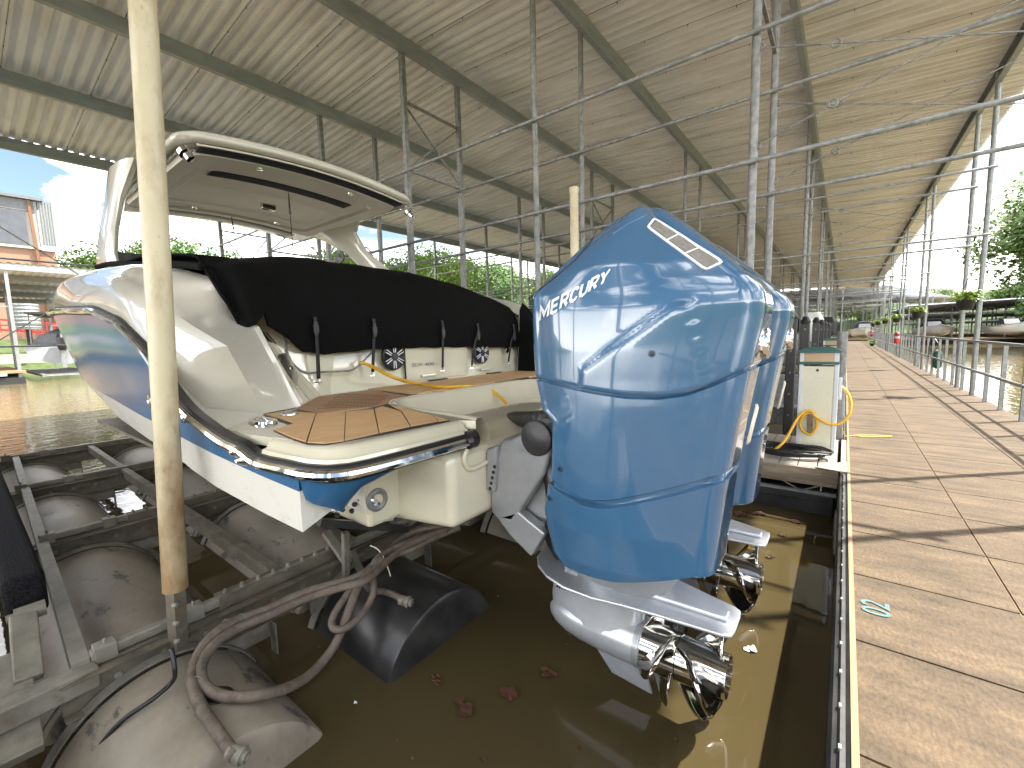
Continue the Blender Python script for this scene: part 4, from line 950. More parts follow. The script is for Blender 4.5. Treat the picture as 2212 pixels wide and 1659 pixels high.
    upper = body(lambda x: s1(x) + .004, top, [0, .006, .013] + [.013 + .98 * i / 64 for i in range(1, 65)] + [1.0], lambda t: .006 * max(0, 1 - t / .012) + .028 * max(0, (t - .975) / .025))
    ob = upper.build('upper_cowl', M['blue'], t, smooth=True, auto=38)
    tree = BVHTree.FromPolygons([Vector(v) for v in upper.v], upper.f)
    mid = body(lambda x: s2(x) + .012, lambda x: s1(x) - .004, ts, edge, crease=False); mid.build('mid_cowl', M['blue'], t, smooth=True, auto=38)
    low = body(bt, lambda x: s2(x) - .014, ts, lambda t: edge(t) + .03 * max(0, 1 - t / .05), crease=False); low.build('lower_cowl', M['blue'], t, smooth=True, auto=38)
    core = body(lambda x: s2(x) - .03, lambda x: s2(x) + .03, [0, .5, 1], lambda t: .018, crease=False); core.build('cowl_recess', M['blue'], t, smooth=True, auto=38)
    core = body(lambda x: s1(x) - .03, lambda x: s1(x) + .03, [0, .5, 1], lambda t: .008, crease=False); core.build('seam_gasket', M['bluedark'], t, smooth=True, auto=38)
    trees = {'u': tree, 'm': BVHTree.FromPolygons([Vector(v) for v in mid.v], mid.f), 'l': BVHTree.FromPolygons([Vector(v) for v in low.v], low.f)}
    return t, trees
eng, TR = outboard(1.75, boat)
def surf_tube(pts, tree, r, k=4, off=.0):
    pp = []
    for i in range(len(pts) - 1):
        for j_ in range(k): pp.append(lp(pts[i], pts[i + 1], j_ / k))
    pp.append(pts[-1]); return [onsurf(u, v, tree, off) for u, v in pp]
put_text('MERCURY', ((1164, 698), (1310, 611), (1322, 577), (1167, 662)), 'lettering_edge', M['letterout'], eng, off=.0022, tree=TR['u'], th=.25)
put_text('MERCURY', ((1165, 696.5), (1309, 610.5), (1320, 578.5), (1168, 663.5)), 'lettering', M['letter'], eng, off=.0036, tree=TR['u'], th=.15)
b = MB(); b.tube(surf_tube([(1141, 646), (1184, 611), (1243, 562), (1265, 535), (1285, 511)], TR['u'], .004, 5, .0), .0045, 6); b.build('front_cap_gap', M['black'], eng, smooth=True)
# air intake with pale frame
def fq(a, bq, c, d, off, n=8, m_=4): return [[onsurf(*lp(lp(a, bq, i / n), lp(d, c, i / n), j_ / m_), TR['u'], off) for j_ in range(m_ + 1)] for i in range(n + 1)]
A_, B_, C_, D_ = (1413, 473), (1561, 566), (1524, 583), (1399, 491)
loop = []
for a, c in ((A_, B_), (B_, C_), (C_, D_), (D_, A_)):
    for i in range(10): loop.append(lp(lp(a, c, .06), lp(a, c, .94), i / 9))
loop.append(loop[0])
b = MB(); b.tube([onsurf(u, v, TR['u'], .002) for u, v in loop], .0048, 6); b.build('intake_frame', M['letterout'], eng, smooth=True)
b = MB(); b.grid(fq(A_, B_, C_, D_, .0015, 20, 5)); b.build('intake_surround', M['blue'], eng, smooth=True)
b = MB(); b.grid(fq((1417, 478), (1554, 566), (1524, 578), (1405, 490), .003, 20, 5)); b.build('intake_mesh', M['filter'], eng, smooth=True)
for t_ in (.36, .67):
    b = MB(); b.tube([onsurf(*lp(lp(A_, B_, t_), lp(D_, C_, t_ - .04), s_ / 4), TR['u'], .004) for s_ in range(5)], .0028, 6); b.build('intake_bar', M['letterout'], eng, smooth=True)
b = MB(); b.tube(surf_tube([(1322, 506), (1352, 485), (1400, 462), (1409, 470), (1400, 490)], TR['u'], .004, 4, -.003), .005, 6); b.build('intake_ridge', M['blue'], eng, smooth=True)
for key, u, v, r_ in (('u', 1408, 764, .010), ('m', 1541, 830, .018), ('m', 1210, 1013, .011), ('l', 1188, 1076, .011)):
    q = onsurf(u, v, TR[key], -.002); q2 = onsurf(u, v, TR[key], .004)
    b = MB(); b.lathe([(0, r_ * 1.25), (.005, r_ * 1.2), (.0055, r_ * .8)], q, (q2 - q), 18); b.build('bolt_ring', M['bluedark'], eng, smooth=True, auto=40)
    b = MB(); b.lathe([(0, r_ * .8), (.006, r_ * .75), (.0065, 0)], q, (q2 - q), 14); b.build('bolt', M['black'], eng)
# latch emblem and walkway reflection on the cowl, modelled as a cream strip
b = MB(); b.loft([[(-.214 + h, 1.75 + .025 * math.cos(a) * k_, 1.16 + .055 * math.sin(a) * k_) for a in [R(20 * i) for i in range(18)]] for k_, h in ((1, -.02), (1, 0), (.8, .008))]); b.build('rear_badge', M['chrome'], eng, smooth=True, auto=40)
b = MB(); b.tube([P(1634, 873, Y=1.66), P(1635, 880, Y=1.655), P(1617, 952, Y=1.655), P(1614, 959, Y=1.66)], [.004, .0065, .0065, .005], 8); b.build('rear_reflection', M['cream'], eng, smooth=True)
# midsection, plate, gearcase, skeg
b = MB(); b.loft([[(x0 + (x1 - x0) * (.5 - .5 * math.cos(a)), 1.75 + w * math.sin(a), z) for a in [R(18 * i) for i in range(20)]] for z, x0, x1, w in ((.34, -.9, -.42, .15), (.24, -.92, -.46, .16), (.19, -.97, -.50, .15), (.10, -1.04, -.55, .11))]); b.build('midsection', M['grey'], eng, smooth=True, auto=50)
def plate_z(x): return .132 - (x + 1.17) * .055
pw = [(-1.17, .03), (-1.155, .09), (-1.11, .15), (-1.03, .20), (-.93, .225), (-.8, .215), (-.68, .18), (-.55, .15), (-.42, .125), (-.31, .105), (-.285, .09), (-.28, .05)]
top_ = [(x, 1.75 - w, plate_z(x)) for x, w in pw] + [(x, 1.75 + w, plate_z(x)) for x, w in pw[::-1]]
b = MB(); b.prism(top_, (0, 0, -.014)); b.build('cavitation_plate', M['silver'], eng, bevel=.005)
b = MB(); b.prism([(-1.0, 1.75 - .10, plate_z(-1.0)), (-.66, 1.75 - .075, plate_z(-.66)), (-.31, 1.75 - .028, plate_z(-.31)), (-.31, 1.75 + .028, plate_z(-.31)), (-.66, 1.75 + .075, plate_z(-.66)), (-1.0, 1.75 + .10, plate_z(-1.0))], (0, 0, .022)); b.build('plate_rib', M['silver'], eng, bevel=.008)
ring = lambda z, x0, x1, w: [(x0 + (x1 - x0) * (.5 - .5 * math.cos(a)), 1.75 + w * math.sin(a) * (1 - .25 * math.cos(a)), z) for a in [R(15 * i) for i in range(24)]]
b = MB(); b.loft([ring(.115, -1.11, -.60, .115), ring(.06, -1.11, -.62, .085), ring(0, -1.115, -.64, .072), ring(-.08, -1.125, -.65, .085), ring(-.13, -1.12, -.645, .098)]); b.build('gearcase_strut', M['silver'], eng, smooth=True, auto=60)
AXZ = -.158
b = MB(); b.lathe([(0, .0), (.004, .018), (.02, .04), (.06, .066), (.12, .086), (.2, .098), (.32, .104), (.44, .105), (.49, .104), (.492, .0)], (-1.135, 1.75, AXZ), (1, 0, 0), 36); b.build('gearcase', M['silver'], eng, smooth=True, auto=40)
b = MB(); b.prism([(-.93, 1.743, -.23), (-.80, 1.743, -.375), (-.61, 1.743, -.388), (-.655, 1.743, -.23)], (0, .014, 0)); b.build('skeg', M['silver'], eng, bevel=.004)
b = MB(); q = (-1.0, 1.75, 0)
for i in range(4):
    for j_ in range(6): b.box((-1.045 + .014 * i, 1.655, .075 - .013 * j_), (-1.037 + .014 * i, 1.67, .081 - .013 * j_))
b.build('water_inlet', M['black'], eng)
# contra-rotating propellers
def prop(x0, x1, r0, r1, nb, th0, pitch, rmax, name, side):
    b = MB(); hb = MB(); hb.lathe([(0, r0 - .02), (.0, r0), (x1 - x0, r1), (x1 - x0, r1 - .014)] if name != 'rear_propeller' else [(0, r0 - .02), (0, r0), (.12, (r0 + r1) / 2), (x1 - x0 - .01, r1), (x1 - x0, r1 + .001), (x1 - x0, r1 - .004), (x1 - x0 - .15, r1 - .012), (x1 - x0 - .16, 0)], (x0, 1.75, AXZ), (1, 0, 0), 40, cap=False); hb.build(name.replace('propeller', 'propeller_hub'), M['steel'], eng, smooth=True, auto=40)
    for k in range(nb):
        rows = []
        for i in range(13):
            u = i / 12; r_ = r0 * .92 + (rmax - r0 * .92) * u; hw = (.82 * (1 - u ** 3) ** .55 * (1 - .05 * u) + .02) * (.105 / r_) ** .45
            sk_ = -.28 * u * u; row = []
            for j_ in range(11):
                s_ = -1 + 2 * j_ / 10; th = th0 + 2 * math.pi * k / nb + side * (s_ * hw + sk_)
                x = (x0 + x1) / 2 - .01 + pitch * s_ * hw + .03 * u + .012 * s_ * s_ * u
                row.append((x, 1.75 + r_ * math.sin(th), AXZ + r_ * math.cos(th)))
            rows.append(row)
        c = MB(); c.grid(rows); b.add(c.v, c.f)
    return b
prop(-.643, -.495, .098, .093, 4, .5, .085, .205, 'front_propeller', 1).build('front_propeller', M['steel'], eng, smooth=True, solid=.005, auto=50)
prop(-.492, -.306, .092, .082, 3, 2.75, .095, .235, 'rear_propeller', -1).build('rear_propeller', M['steel'], eng, smooth=True, solid=.006, auto=50)
b = MB(); b.lathe([(0, .106), (.012, .108), (.03, .10), (.034, .07)], (-.668, 1.75, AXZ), (1, 0, 0), 30); b.build('prop_collar', M['grey'], eng, smooth=True, auto=40)
put_text('VERADO', ((1404, 1396), (1440, 1398), (1440, 1392), (1404, 1390)), 'hub_lettering', M['galvdark'], eng, tree=('Y', 1.650), th=.16)
# mounting bracket
for sy in (-1, 1):
    y0 = 1.75 + sy * .19
    prof = [(-1.03, .845), (-1.0, .83), (-.975, .79), (-.975, .74), (-1.02, .60), (-1.12, .46), (-1.20, .34), (-1.30, .33), (-1.335, .36), (-1.33, .50), (-1.26, .72), (-1.20, .735), (-1.10, .79), (-1.07, .835)]
    b = MB(); b.prism([(x, y0 - .03, z) for x, z in prof], (0, .06, 0)); b.build('mount_plate', M['grey'], eng, bevel=.014, seg=3)
    b = MB(); b.lathe([(0, .078), (.02, .078), (.026, .07), (.026, .06), (.03, .055), (.03, 0)], (-1.045, y0 + sy * .031, .765), (0, sy, 0), 30); b.build('mount_cap', M['blackplastic'], eng, smooth=True, auto=40)
    b = MB(); b.prism([(-1.335, y0 - .05, .68), (-1.27, y0 - .05, .70), (-1.29, y0 - .05, .47), (-1.345, y0 - .05, .47)], (0, .1, 0)); b.build('clamp_block', M['grey'], eng, bevel=.012, seg=3)
    b = MB()
    for i in range(5): b.lathe([(0, .009), (.003, .009)], (-1.283 - .009 * i * .9, y0 + sy * .0505, .60 - .028 * i), (0, sy, 0), 10)
    b.build('adjust_hole', M['black'], eng)
    b = MB(); b.prism([(-1.30, y0 - .03, .34), (-1.17, y0 - .03, .40), (-1.02, y0 - .03, .33), (-1.10, y0 - .03, .20), (-1.22, y0 - .03, .27)], (0, .06 if sy < 0 else .06, 0)); b.build('trim_anode', M['grey'], eng, bevel=.008)
put_text('AMS', ((1120, 975), (1150, 983), (1150, 976), (1120, 968)), 'bracket_lettering', M['galvdark'], eng, tree=('Y', 1.527), th=.16)
b = MB(); b.box((-1.32, 1.60, .34), (-1.02, 1.90, .72)); b.build('swivel_block', M['grey'], eng, bevel=.03)
b = MB(); b.tube(smooth_pts([(-1.05, 1.62, .66), (-1.0, 1.6, .55), (-.99, 1.6, .4), (-1.02, 1.62, .30), (-1.0, 1.66, .2)], 5), .055, 12); b.build('trim_ram', M['black'], eng, smooth=True)
# rigging hose boot
b = MB(); pa = [Vector(P(1080, 912, X=-1.93)), Vector(P(1110, 905, X=-1.6)), Vector(P(1140, 906, X=-1.35)), Vector(P(1170, 906, X=-1.15)), Vector((-1.0, 1.78, .83))]
pp = smooth_pts(pa, 14); b.tube(pp, [.040 + .005 * (i % 2) for i in range(len(pp))], 14); b.build('rigging_hose', M['blackplastic'], eng)
b = MB(); b.lathe([(0, .075), (.012, .073), (.018, .055), (.05, .05)], pa[0] - Vector((.02, 0, 0)), (1, -.15, 0), 20); b.build('hose_flange', M['black'], eng, smooth=True, auto=40)
copy_tree(eng, eng.location + Vector((0, .85, 0)), parent=boat)

# ------------------------------------------------------------------ canvas cover with straps
cov = thing('boat_cover', 'black canvas cover stretched over the cockpit and held down by black straps', 'boat cover', (-3.5, YC, 1.6))
def creast(y): return interp(y, [.95, 1.05, 1.2, 1.5, 1.8, 2.35, 2.9, 3.3, 3.65, 3.85, 4.0, 4.1], [1.70, 1.77, 1.82, 1.865, 1.885, 1.885, 1.865, 1.81, 1.75, 1.70, 1.64, 1.58])
from mathutils import noise
rows = []; n_ = 64
EP = [P(432, 583, Y=.955), P(478, 632, Y=.975), P(503, 674, Y=.99), P(522, 713, Y=1.005), P(548, 704, Y=1.06), P(583, 710, Y=1.2), P(620, 730, Y=1.33), P(651, 766, Y=1.46), Vector((-2.945, 1.62, 1.12))]
EY, EX_, EZ_ = [p.y for p in EP], [p.x + .014 for p in EP], [p.z + .014 for p in EP]
for i in range(n_ + 1):
    u_ = i / n_; y = .955 + (3.395 - .955) * (u_ + .0 if True else 0)
    if i < 14: y = .955 + .35 * i / 14
    else: y = 1.305 + (3.99 - 1.305) * (i - 14) / (n_ - 14)
    ym = y
    if ym < 1.62: ex, ez = interp(ym, EY, EX_), interp(ym, EY, EZ_)
    else: ex, ez = -2.945, interp(y, [1.62, 2.1, 3.0, 3.99], [1.12, 1.148, 1.13, 1.10])
    cz = creast(y); hh = cz - ez; e2 = min(ex - .01, interp(ym, [.955, 1.0, 1.06, 1.4], [-3.2, -2.95, -2.80, -2.955])); pr = [(ex, ez), (ex * .7 + e2 * .3, ez + hh * .16), (ex * .2 + e2 * .8 - .015, ez + hh * .42), (e2 - .05, ez + hh * .62), (e2 - .14, ez + hh * .82), (min(e2 - .33, -3.3), cz - .03), (-3.65, cz), (-4.1, cz - .01), (-4.8, cz - .005), (-5.6, cz + .02), (-6.4, cz + .04)]
    if False: pr = [(ex, ez), (ex - .02, ez + .01), (ex - .05, ez + .015), (ex - .1, ez + .02), (-3.3, cz - .005), (-3.4, cz + .0), (-3.7, cz + .06), (-4.1, cz + .1), (-4.8, cz + .16), (-5.6, cz + .2), (-6.4, cz + .25)]
    sp = smooth_pts([(a, 0, c) for a, c in pr], 6); r_ = []
    for j_, q in enumerate(sp):
        v = Vector((q.x, y, q.z)); tz_ = interp(-q.x, [2.66, 2.85, 2.91, 3.1, 3.8, 5, 6.5], [1.33, 1.49, 1.625, 1.755, 1.86, 1.94, 2.02]); v.z = max(v.z, tz_) if (ym < 1.16 and q.x < -2.68) else v.z; nn = noise.noise(Vector((v.x * 1.6, v.y * 2.6, v.z * 1.8))) * .018 + noise.noise(v * 5.5) * .008
        f_ = sstep(0, 10, j_); r_.append(v + Vector((.7, -.1, .7)) * nn * f_)
    rows.append(r_)
# folds fanning from the strap anchors
rows2 = [[v + Vector((.008, 0, .004)) * math.sin(v.y * 23 + v.z * 5) * (1 if v.z < 1.55 and v.x > -3.2 else .2) for v in r_] for r_ in rows]
b = MB(); b.grid(rows2); b.build('canvas', M['canvas'], cov, smooth=True, solid=.012)
fr = []
for ri_, r_ in enumerate(LROWS):
    a_, l_ = mirS(c2[ri_]), [mirS(p) + Vector((.02, -.02, .012)) for p in r_]
    fr.append([Vector((a_.x, 4.16, max(.86, cJ[ri_].z))) + Vector((.03, 0, 0)), Vector((a_.x + .03, 4.10, a_.z - .04)), Vector((a_.x + .02, 4.0, a_.z + .02))] + l_[1:])
b = MB(); b.grid(fr); b.build('side_flap', M['canvas'], cov, smooth=True)
b = MB(); b.tube(smooth_pts([P(210, 577, Y=.87), P(240, 570, Y=.9), P(300, 571, Y=.9), P(380, 571, Y=.93), P(440, 577, Y=.95)], 5), .022, 7); b.build('canvas_hem', M['canvas'], cov, smooth=True)
for (ut, vt, ub, vb) in ((680, 684, 688, 822), (807, 688, 805, 808), (955, 692, 956, 798), (1031, 698, 1019, 793), (1109, 700, 1098, 785)):
    st = thing('strap', None, None, P(ut, vt, X=-2.93), parent=cov)
    pts = [P(ut, vt, X=-2.935), P(ut + 2, vt + 20, X=-2.925), P((ut + ub) / 2 + 1, (vt + vb) / 2 - 5, X=-2.925), P(ub, vb - 4, X=-2.94)]
    sp = smooth_pts(pts, 5); b = MB(); b.grid([[p + Vector((.003, -.014, 0)), p + Vector((.006, 0, 0)), p + Vector((.003, .014, 0))] for p in sp]); b.build('webbing', M['webbing'], st, smooth=True, solid=.003)
    q = P(ut + 3, vt + 26, X=-2.915); b = MB(); b.box(q - Vector((.008, .02, .03)), q + Vector((.006, .02, .03))); b.box(q - Vector((.006, .014, .05)), q + Vector((.004, .014, .05))); b.build('buckle', M['blackplastic'], st, bevel=.004)
    q = P(ub, vb, X=-2.945); b = MB(); b.tube([q + Vector((0, .01 * math.cos(a), .012 * math.sin(a))) for a in [R(36 * i) for i in range(11)]], .003, 5); b.tube([q + Vector((.0, -.03, -.012)), q + Vector((0, .02, -.012))], .004, 5); b.tube([q + Vector((0, 0, .005)), q - Vector((0, 0, .03))], .004, 5); b.build('snap_hook', M['chrome'], st)

# ------------------------------------------------------------------ yellow shore cord
pts = [P(777, 783, X=-2.96), P(800, 790, X=-2.9), P(850, 815, X=-2.7), P(900, 828, Z=.85), P(960, 836, Z=.848), P(1010, 834, X=-2.38), P(1050, 838, X=-2.28), P(1085, 862, X=-2.12), P(1105, 888, X=-2.0), P(1126, 893, X=-1.9), Vector((-1.72, 2.12, .60)), Vector((-1.45, 2.15, .72)), Vector((-1.2, 2.17, .78)), Vector((-.95, 2.17, .5)), Vector((-.85, 2.6, .1)), Vector((-.9, 3.6, -.1)), Vector((-.82, 4.45, -.06)), Vector((-.66, 4.72, .01)), P(1645, 986, Y=4.85), P(1690, 958, Y=5.0), P(1722, 905, Y=5.2), P(1738, 890, Y=5.27), P(1752, 888, Y=5.275), P(1762, 900, Y=5.27), P(1764, 922, Y=5.26), P(1750, 938, Y=5.26), P(1734, 930, Y=5.26), P(1728, 915, Y=5.265), P(1736, 898, Y=5.26), P(1748, 894, Y=5.26), P(1762, 900, Y=5.255), P(1785, 914, Y=5.26), P(1812, 916, Y=5.27), P(1833, 898, Y=5.3), P(1838, 870, Y=5.35), P(1829, 846, Y=5.4), P(1808, 828, Y=5.45)]
b = MB(); b.tube(smooth_pts(pts, 6), .0135, 8)
cord = b.build('shore_power_cord', M['yellow'], smooth=True); tag(cord, 'thick yellow power cord running from the pedestal across to the boat', 'power cord')
b = MB(); b.tube([P(1812, 832, Y=5.45), P(1806, 818, Y=5.46), P(1803, 812, Y=5.46)], [.018, .026, .02], 10); b.build('plug', M['yellow'], cord, smooth=True)


# ------------------------------------------------------------------ boat lift
lift = thing('boat_lift', 'floating boat lift with silted grey tanks and bolted dirty steel cross beams under the boat', 'boat lift', (-4, YC, WZ))
BX = [-2.42, -4.27, -6.1, -8.0]; BZ = -.12
for bi, x in enumerate(BX):
    y0, y1 = .13 + .02 * bi, 4.2
    b = MB(); b.box((x - .004, y0, BZ - .15), (x + .004, y1, BZ)); b.box((x, y0, BZ - .006), (x + .055, y1, BZ)); b.box((x, y0, BZ - .15), (x + .055, y1, BZ - .144))
    b.box((x - .075, y0, BZ - .004), (x - .02, y1, BZ + .004)); b.build('cross_beam', M['liftsteel'], lift)
    if bi < 4:
        b = MB(); b.beam((x - .05, y0 + .1, BZ + .03), (x - .05, 4.1, BZ + .03), .045, .045); b.build('torque_tube', M['liftpale'], lift, bevel=.008)
        for yy in (.24, .56, 1.9, 3.2):
            b = MB(); b.box((x - .085, yy, BZ - .005), (x - .015, yy + .075, BZ + .065)); b.tube([(x - .05, yy + .04, BZ + .06), (x - .05, yy + .04, BZ + .085)], .008, 6); b.build('bearing_block', M['liftpale'], lift, bevel=.012)
        b = MB(); b.box((x - .03, .70, BZ - .03), (x - .022, 1.42, BZ + .045)); b.box((x - .10, .70, BZ + .045), (x - .022, 1.02, BZ + .052)); b.box((x - .10, 1.04, BZ + .045), (x - .022, 1.42, BZ + .052)); b.build('splice_plate', M['liftsteel'], lift)
        for k in range(9):
            b = MB(); b.lathe([(0, .014), (.012, .014), (.013, .008), (.022, .008)], (x - .06, .74 + k * .08, BZ + .052), (0, 0, 1), 6)
            if bi < 2: b.build('bolt', M['liftpale'], lift)
        for k in range(14):
            b = MB(); b.lathe([(0, .015), (.01, .014), (.012, 0)], (x + .004, .3 + k * .16, BZ - .07), (1, 0, 0), 8)
            if bi < 3: b.build('bolt', M['liftpale'], lift)
        for yy in (.70, 1.12, 1.78):
            b = MB(); b.box((x + .03, yy, BZ - .24), (x + .035, yy + .2, BZ - .15)); b.box((x + .03, yy + .2, BZ - .34), (x + .10, yy + .206, BZ - .15)); b.build('tank_bracket', M['liftpale'], lift)
for yy, xa, xb in ((.20, -2.45, -8.1), (4.0, -2.45, -8.1), (1.02, -2.5, -8.0)):
    dy = .16 if yy < 1 else 0
    b = MB(); b.box((0, 0, 0), (0, 0, 0)); b = MB(); b.beam((xa, yy, BZ - .01), (xb, yy + dy, BZ - .01), .055, .09); b.build('side_rail', M['liftpale'] if yy != 1.02 else M['liftsteel'], lift)
TA, TB, TC = .43, 1.50, 3.0
for yc_, lab in ((TA, 0), (TB, 1), (TC, 2)):
    for i, (xa, xb) in enumerate(((-1.63, -2.36), (-2.56, -4.16), (-4.38, -6.0), (-6.22, -7.9))):
        r_ = .405; z_ = -.60 if yc_ != TB or i else -.585
        b = MB(); xa_, xb_ = xa, xb
        if i == 0: xa_ = -1.66
        prof = [(0, .0), (.0, r_ * .93), (.012, r_ * .985), (.03, r_), ((xa_ - xb_) - .03, r_), ((xa_ - xb_) - .012, r_ * .985), ((xa_ - xb_), r_ * .93), ((xa_ - xb_), 0)]
        b.lathe(prof, (xa_, yc_, z_), (-1, 0, 0), 56); b.build('float_tank', M['tankblack'] if (yc_ == TB and i == 0) else M['tank'], lift, smooth=True, auto=40)
        rr = r_ + .004
        for xe in (xb + .02,) if i == 0 else (xa - .03, xb + .03):
            b = MB(); b.lathe([(0, rr - .002), (.0, rr + .004), (.045, rr + .012), (.05, rr + .008), (.05, rr)], (xe - .02, yc_, z_), (-1, 0, 0), 56, cap=False); b.build('tank_collar', M['liftpale'], lift, smooth=True, auto=40)
b = MB(); b.box((-1.665, .1, -.55), (-1.64, .78, -.40)); b = MB()
b.lathe([(0, .06), (.004, .055), (.006, 0)], (-1.95, .52, -.205), (0, .25, 1), 18); b.build('tank_vent', M['tankblack'], lift)
# supports under the hull
for sy in (1, -1):
    y = 1.0 if sy > 0 else 2 * YC - 1.0
    for x in (0, -3.4):
        o_ = Vector((x, 0 if sy > 0 else 2 * YC - 2.6, 0))
        b = MB(); b.beam(P(746, 1150, Y=1.3) + o_, P(748, 1292, Y=1.3) + o_, .034, .03, up=(1, 0, 0)); b.build('hull_post', M['liftpale'], lift)
        b = MB(); b.beam(P(704, 1150, Y=1.32) + o_, P(752, 1218, Y=1.32) + o_, .045, .03); b.build('hull_arm', M['liftpale'], lift)
        b = MB(); b.beam(P(760, 1190, Y=1.36) + o_, P(785, 1250, Y=1.36) + o_, .03, .03); b.build('hull_arm', M['liftsteel'], lift)
    b = MB(); b.box((-6.5, y - .09, .40), (-1.95, y + .09, .43)); b.build('bunk_plate', M['liftsteel'], lift)
b = MB(); b.beam(P(690, 1128, X=-1.86), P(880, 1142, X=-1.86), .03, .035); b.build('aft_plate', M['tankblack'], lift)
b = MB()
for k in range(10): b.lathe([(0, .013), (.014, .01), (.02, .006)], (-1.80 + .01 * (k % 2), 1.0 + .022 * k, .42 + .022 * (k % 3)), (1, -.4, 0), 6)
b.build('bolt_cluster', M['blackplastic'], lift)
# carpeted guide bunk and near frame
b = MB(); b.box((-9.2, .03, -.05), (-2.98, .17, .16)); b.build('carpeted_bunk', M['carpet'], lift, bevel=.03, seg=3)
b = MB(); b.beam((-2.36, -.35, -.12), (-2.44, .24, -.15), .09, .09); b.build('near_arm', M['liftpale'], lift, bevel=.008)
b = MB(); b.beam(P(62, 1470, X=-2.55), P(50, 1330, X=-2.84), .085, .04, up=(1, 0, 0)); b.build('guide_leg', M['liftpale'], lift, bevel=.006)
b = MB(); b.beam(P(45, 1640, X=-2.3), P(15, 1420, X=-2.7), .12, .05, up=(1, 0, 0)); b.build('guide_leg', M['liftpale'], lift, bevel=.006)
b = MB(); b.tube([(-2.86, .055, .03), (-2.86, .15, .03)], .035, 14); b.tube([(-2.86, .03, .03), (-2.86, .055, .03)], .018, 10); b.build('pivot', M['liftpale'], lift, smooth=True, auto=40)
# black air line on the near tank
b = MB(); b.tube(smooth_pts([P(370, 1400, Z=-.02), P(378, 1450, Z=-.10), P(370, 1475, Z=-.16), P(330, 1510, Z=-.18), P(260, 1560, Z=-.22), P(205, 1625, Z=-.3)], 5), .009, 6); b.build('air_line', M['black'], lift, smooth=True)
# guide poles in PVC sleeves
def guide_pole(p0, p1, lab, brk):
    t = thing('guide_pole', lab, 'guide pole', p0, 'upright guide poles on the boat lift')
    b = MB(); b.tube([p0, p1], .048, 28); b.build('pvc_sleeve', M['pvc'], t, smooth=True, auto=60)
    b = MB(); b.tube([p1 - Vector((0, 0, .05)), p1 + Vector((0, 0, .01)), p1 + Vector((0, 0, .02))], [.055, .055, .04], 24); b.build('cap', M['pvc'], t, smooth=True, auto=40)
    d = (p1 - p0).normalized(); a = p0 - d * brk + Vector((0, 0, 0))
    b = MB(); b.beam(a, p0 + d * .1, .05, .06, up=(1, .3, 0)); b.build('channel', M['liftsteel'], t)
    b = MB(); w = d.cross(Vector((1, -.2, 0))).normalized()
    for k in range(4): b.lathe([(0, .014), (.008, .013), (.012, .008), (.016, 0)], a + d * (.04 + .085 * k) + Vector((.031, -.012, 0)), (1, -.3, 0), 10)
    b.build('bolt', M['liftpale'], t)
    return t
pb = P(379, 1272, X=-2.36); pt = P(303, -90, X=-2.30)
guide_pole(pb, pt, 'tall stained cream guide pole nearest the camera, standing before the boat', .27)
pb2 = Vector((-2.4, 4.35, .4)); q = P(1240, 408, Y=4.35); guide_pole(Vector((q.x, 4.35, -.1)), Vector((q.x, 4.35, q.z)), 'cream guide pole rising behind the blue outboard', .3)

# ------------------------------------------------------------------ air hoses
def D5(u, v, **k): return P((500 + u * .4973) * .7373, (1450 + v * .4973) * .7373, **k)
hz = thing('air_hoses', 'bundle of thick dusty brown hoses draped over the lift beam and near tank', 'hoses', D5(400, 900, Z=-.2))
h = [
 [D5(1600, 190, Z=-.02), D5(1440, 215, Z=-.02), D5(1300, 320, Z=-.05), D5(1190, 420, Z=-.06), D5(1080, 490, Z=-.07), D5(800, 570, Z=-.08), D5(600, 660, Z=-.09), D5(420, 730, Z=-.09), D5(300, 790, Z=-.08), D5(200, 880, Z=-.10), D5(140, 1000, Z=-.13), D5(130, 1120, Z=-.15), D5(180, 1250, Z=-.17), D5(260, 1370, Z=-.17), D5(380, 1540, Z=-.20)],
 [D5(1620, 205, Z=-.03), D5(1470, 260, Z=-.03), D5(1330, 340, Z=-.05), D5(1150, 500, Z=-.07), D5(1000, 545, Z=-.08), D5(800, 610, Z=-.10), D5(600, 700, Z=-.10), D5(420, 775, Z=-.10), D5(280, 860, Z=-.10), D5(200, 960, Z=-.12), D5(180, 1070, Z=-.145), D5(230, 1150, Z=-.165), D5(350, 1190, Z=-.18), D5(520, 1180, Z=-.19), D5(680, 1140, Z=-.24), D5(820, 1060, Z=-.30), D5(930, 940, Z=-.30), D5(990, 840, Z=-.25), D5(1020, 760, Z=-.2), D5(1080, 600, Z=-.12), D5(1130, 500, Z=-.08), D5(1240, 380, Z=-.04)],
 [D5(1700, 190, Z=-.04), D5(1560, 220, Z=-.04), D5(1400, 275, Z=-.03), D5(1260, 340, Z=-.03), D5(1200, 400, Z=-.04), D5(1190, 480, Z=-.09), D5(1195, 570, Z=-.13), D5(1150, 670, Z=-.18), D5(1080, 750, Z=-.2), D5(1000, 795, Z=-.2), D5(950, 770, Z=-.19), D5(965, 700, Z=-.16), D5(1030, 600, Z=-.12), D5(1120, 490, Z=-.08), D5(1240, 370, Z=-.05), D5(1420, 280, Z=-.04), D5(1640, 195, Z=-.04)],
 [D5(1700, 195, Z=-.05), D5(1560, 250, Z=-.05), D5(1400, 330, Z=-.06), D5(1250, 370, Z=-.06), D5(1180, 430, Z=-.08), D5(1140, 500, Z=-.12), D5(1180, 560, Z=-.17), D5(1260, 570, Z=-.18), D5(1340, 600, Z=-.17), D5(1380, 635, Z=-.17)]]
for i, q in enumerate(h):
    b = MB(); b.tube(smooth_pts(q, 6), .0215 if i < 2 else .018, 12); b.build('hose', M['hose'], hz, smooth=True, auto=60)
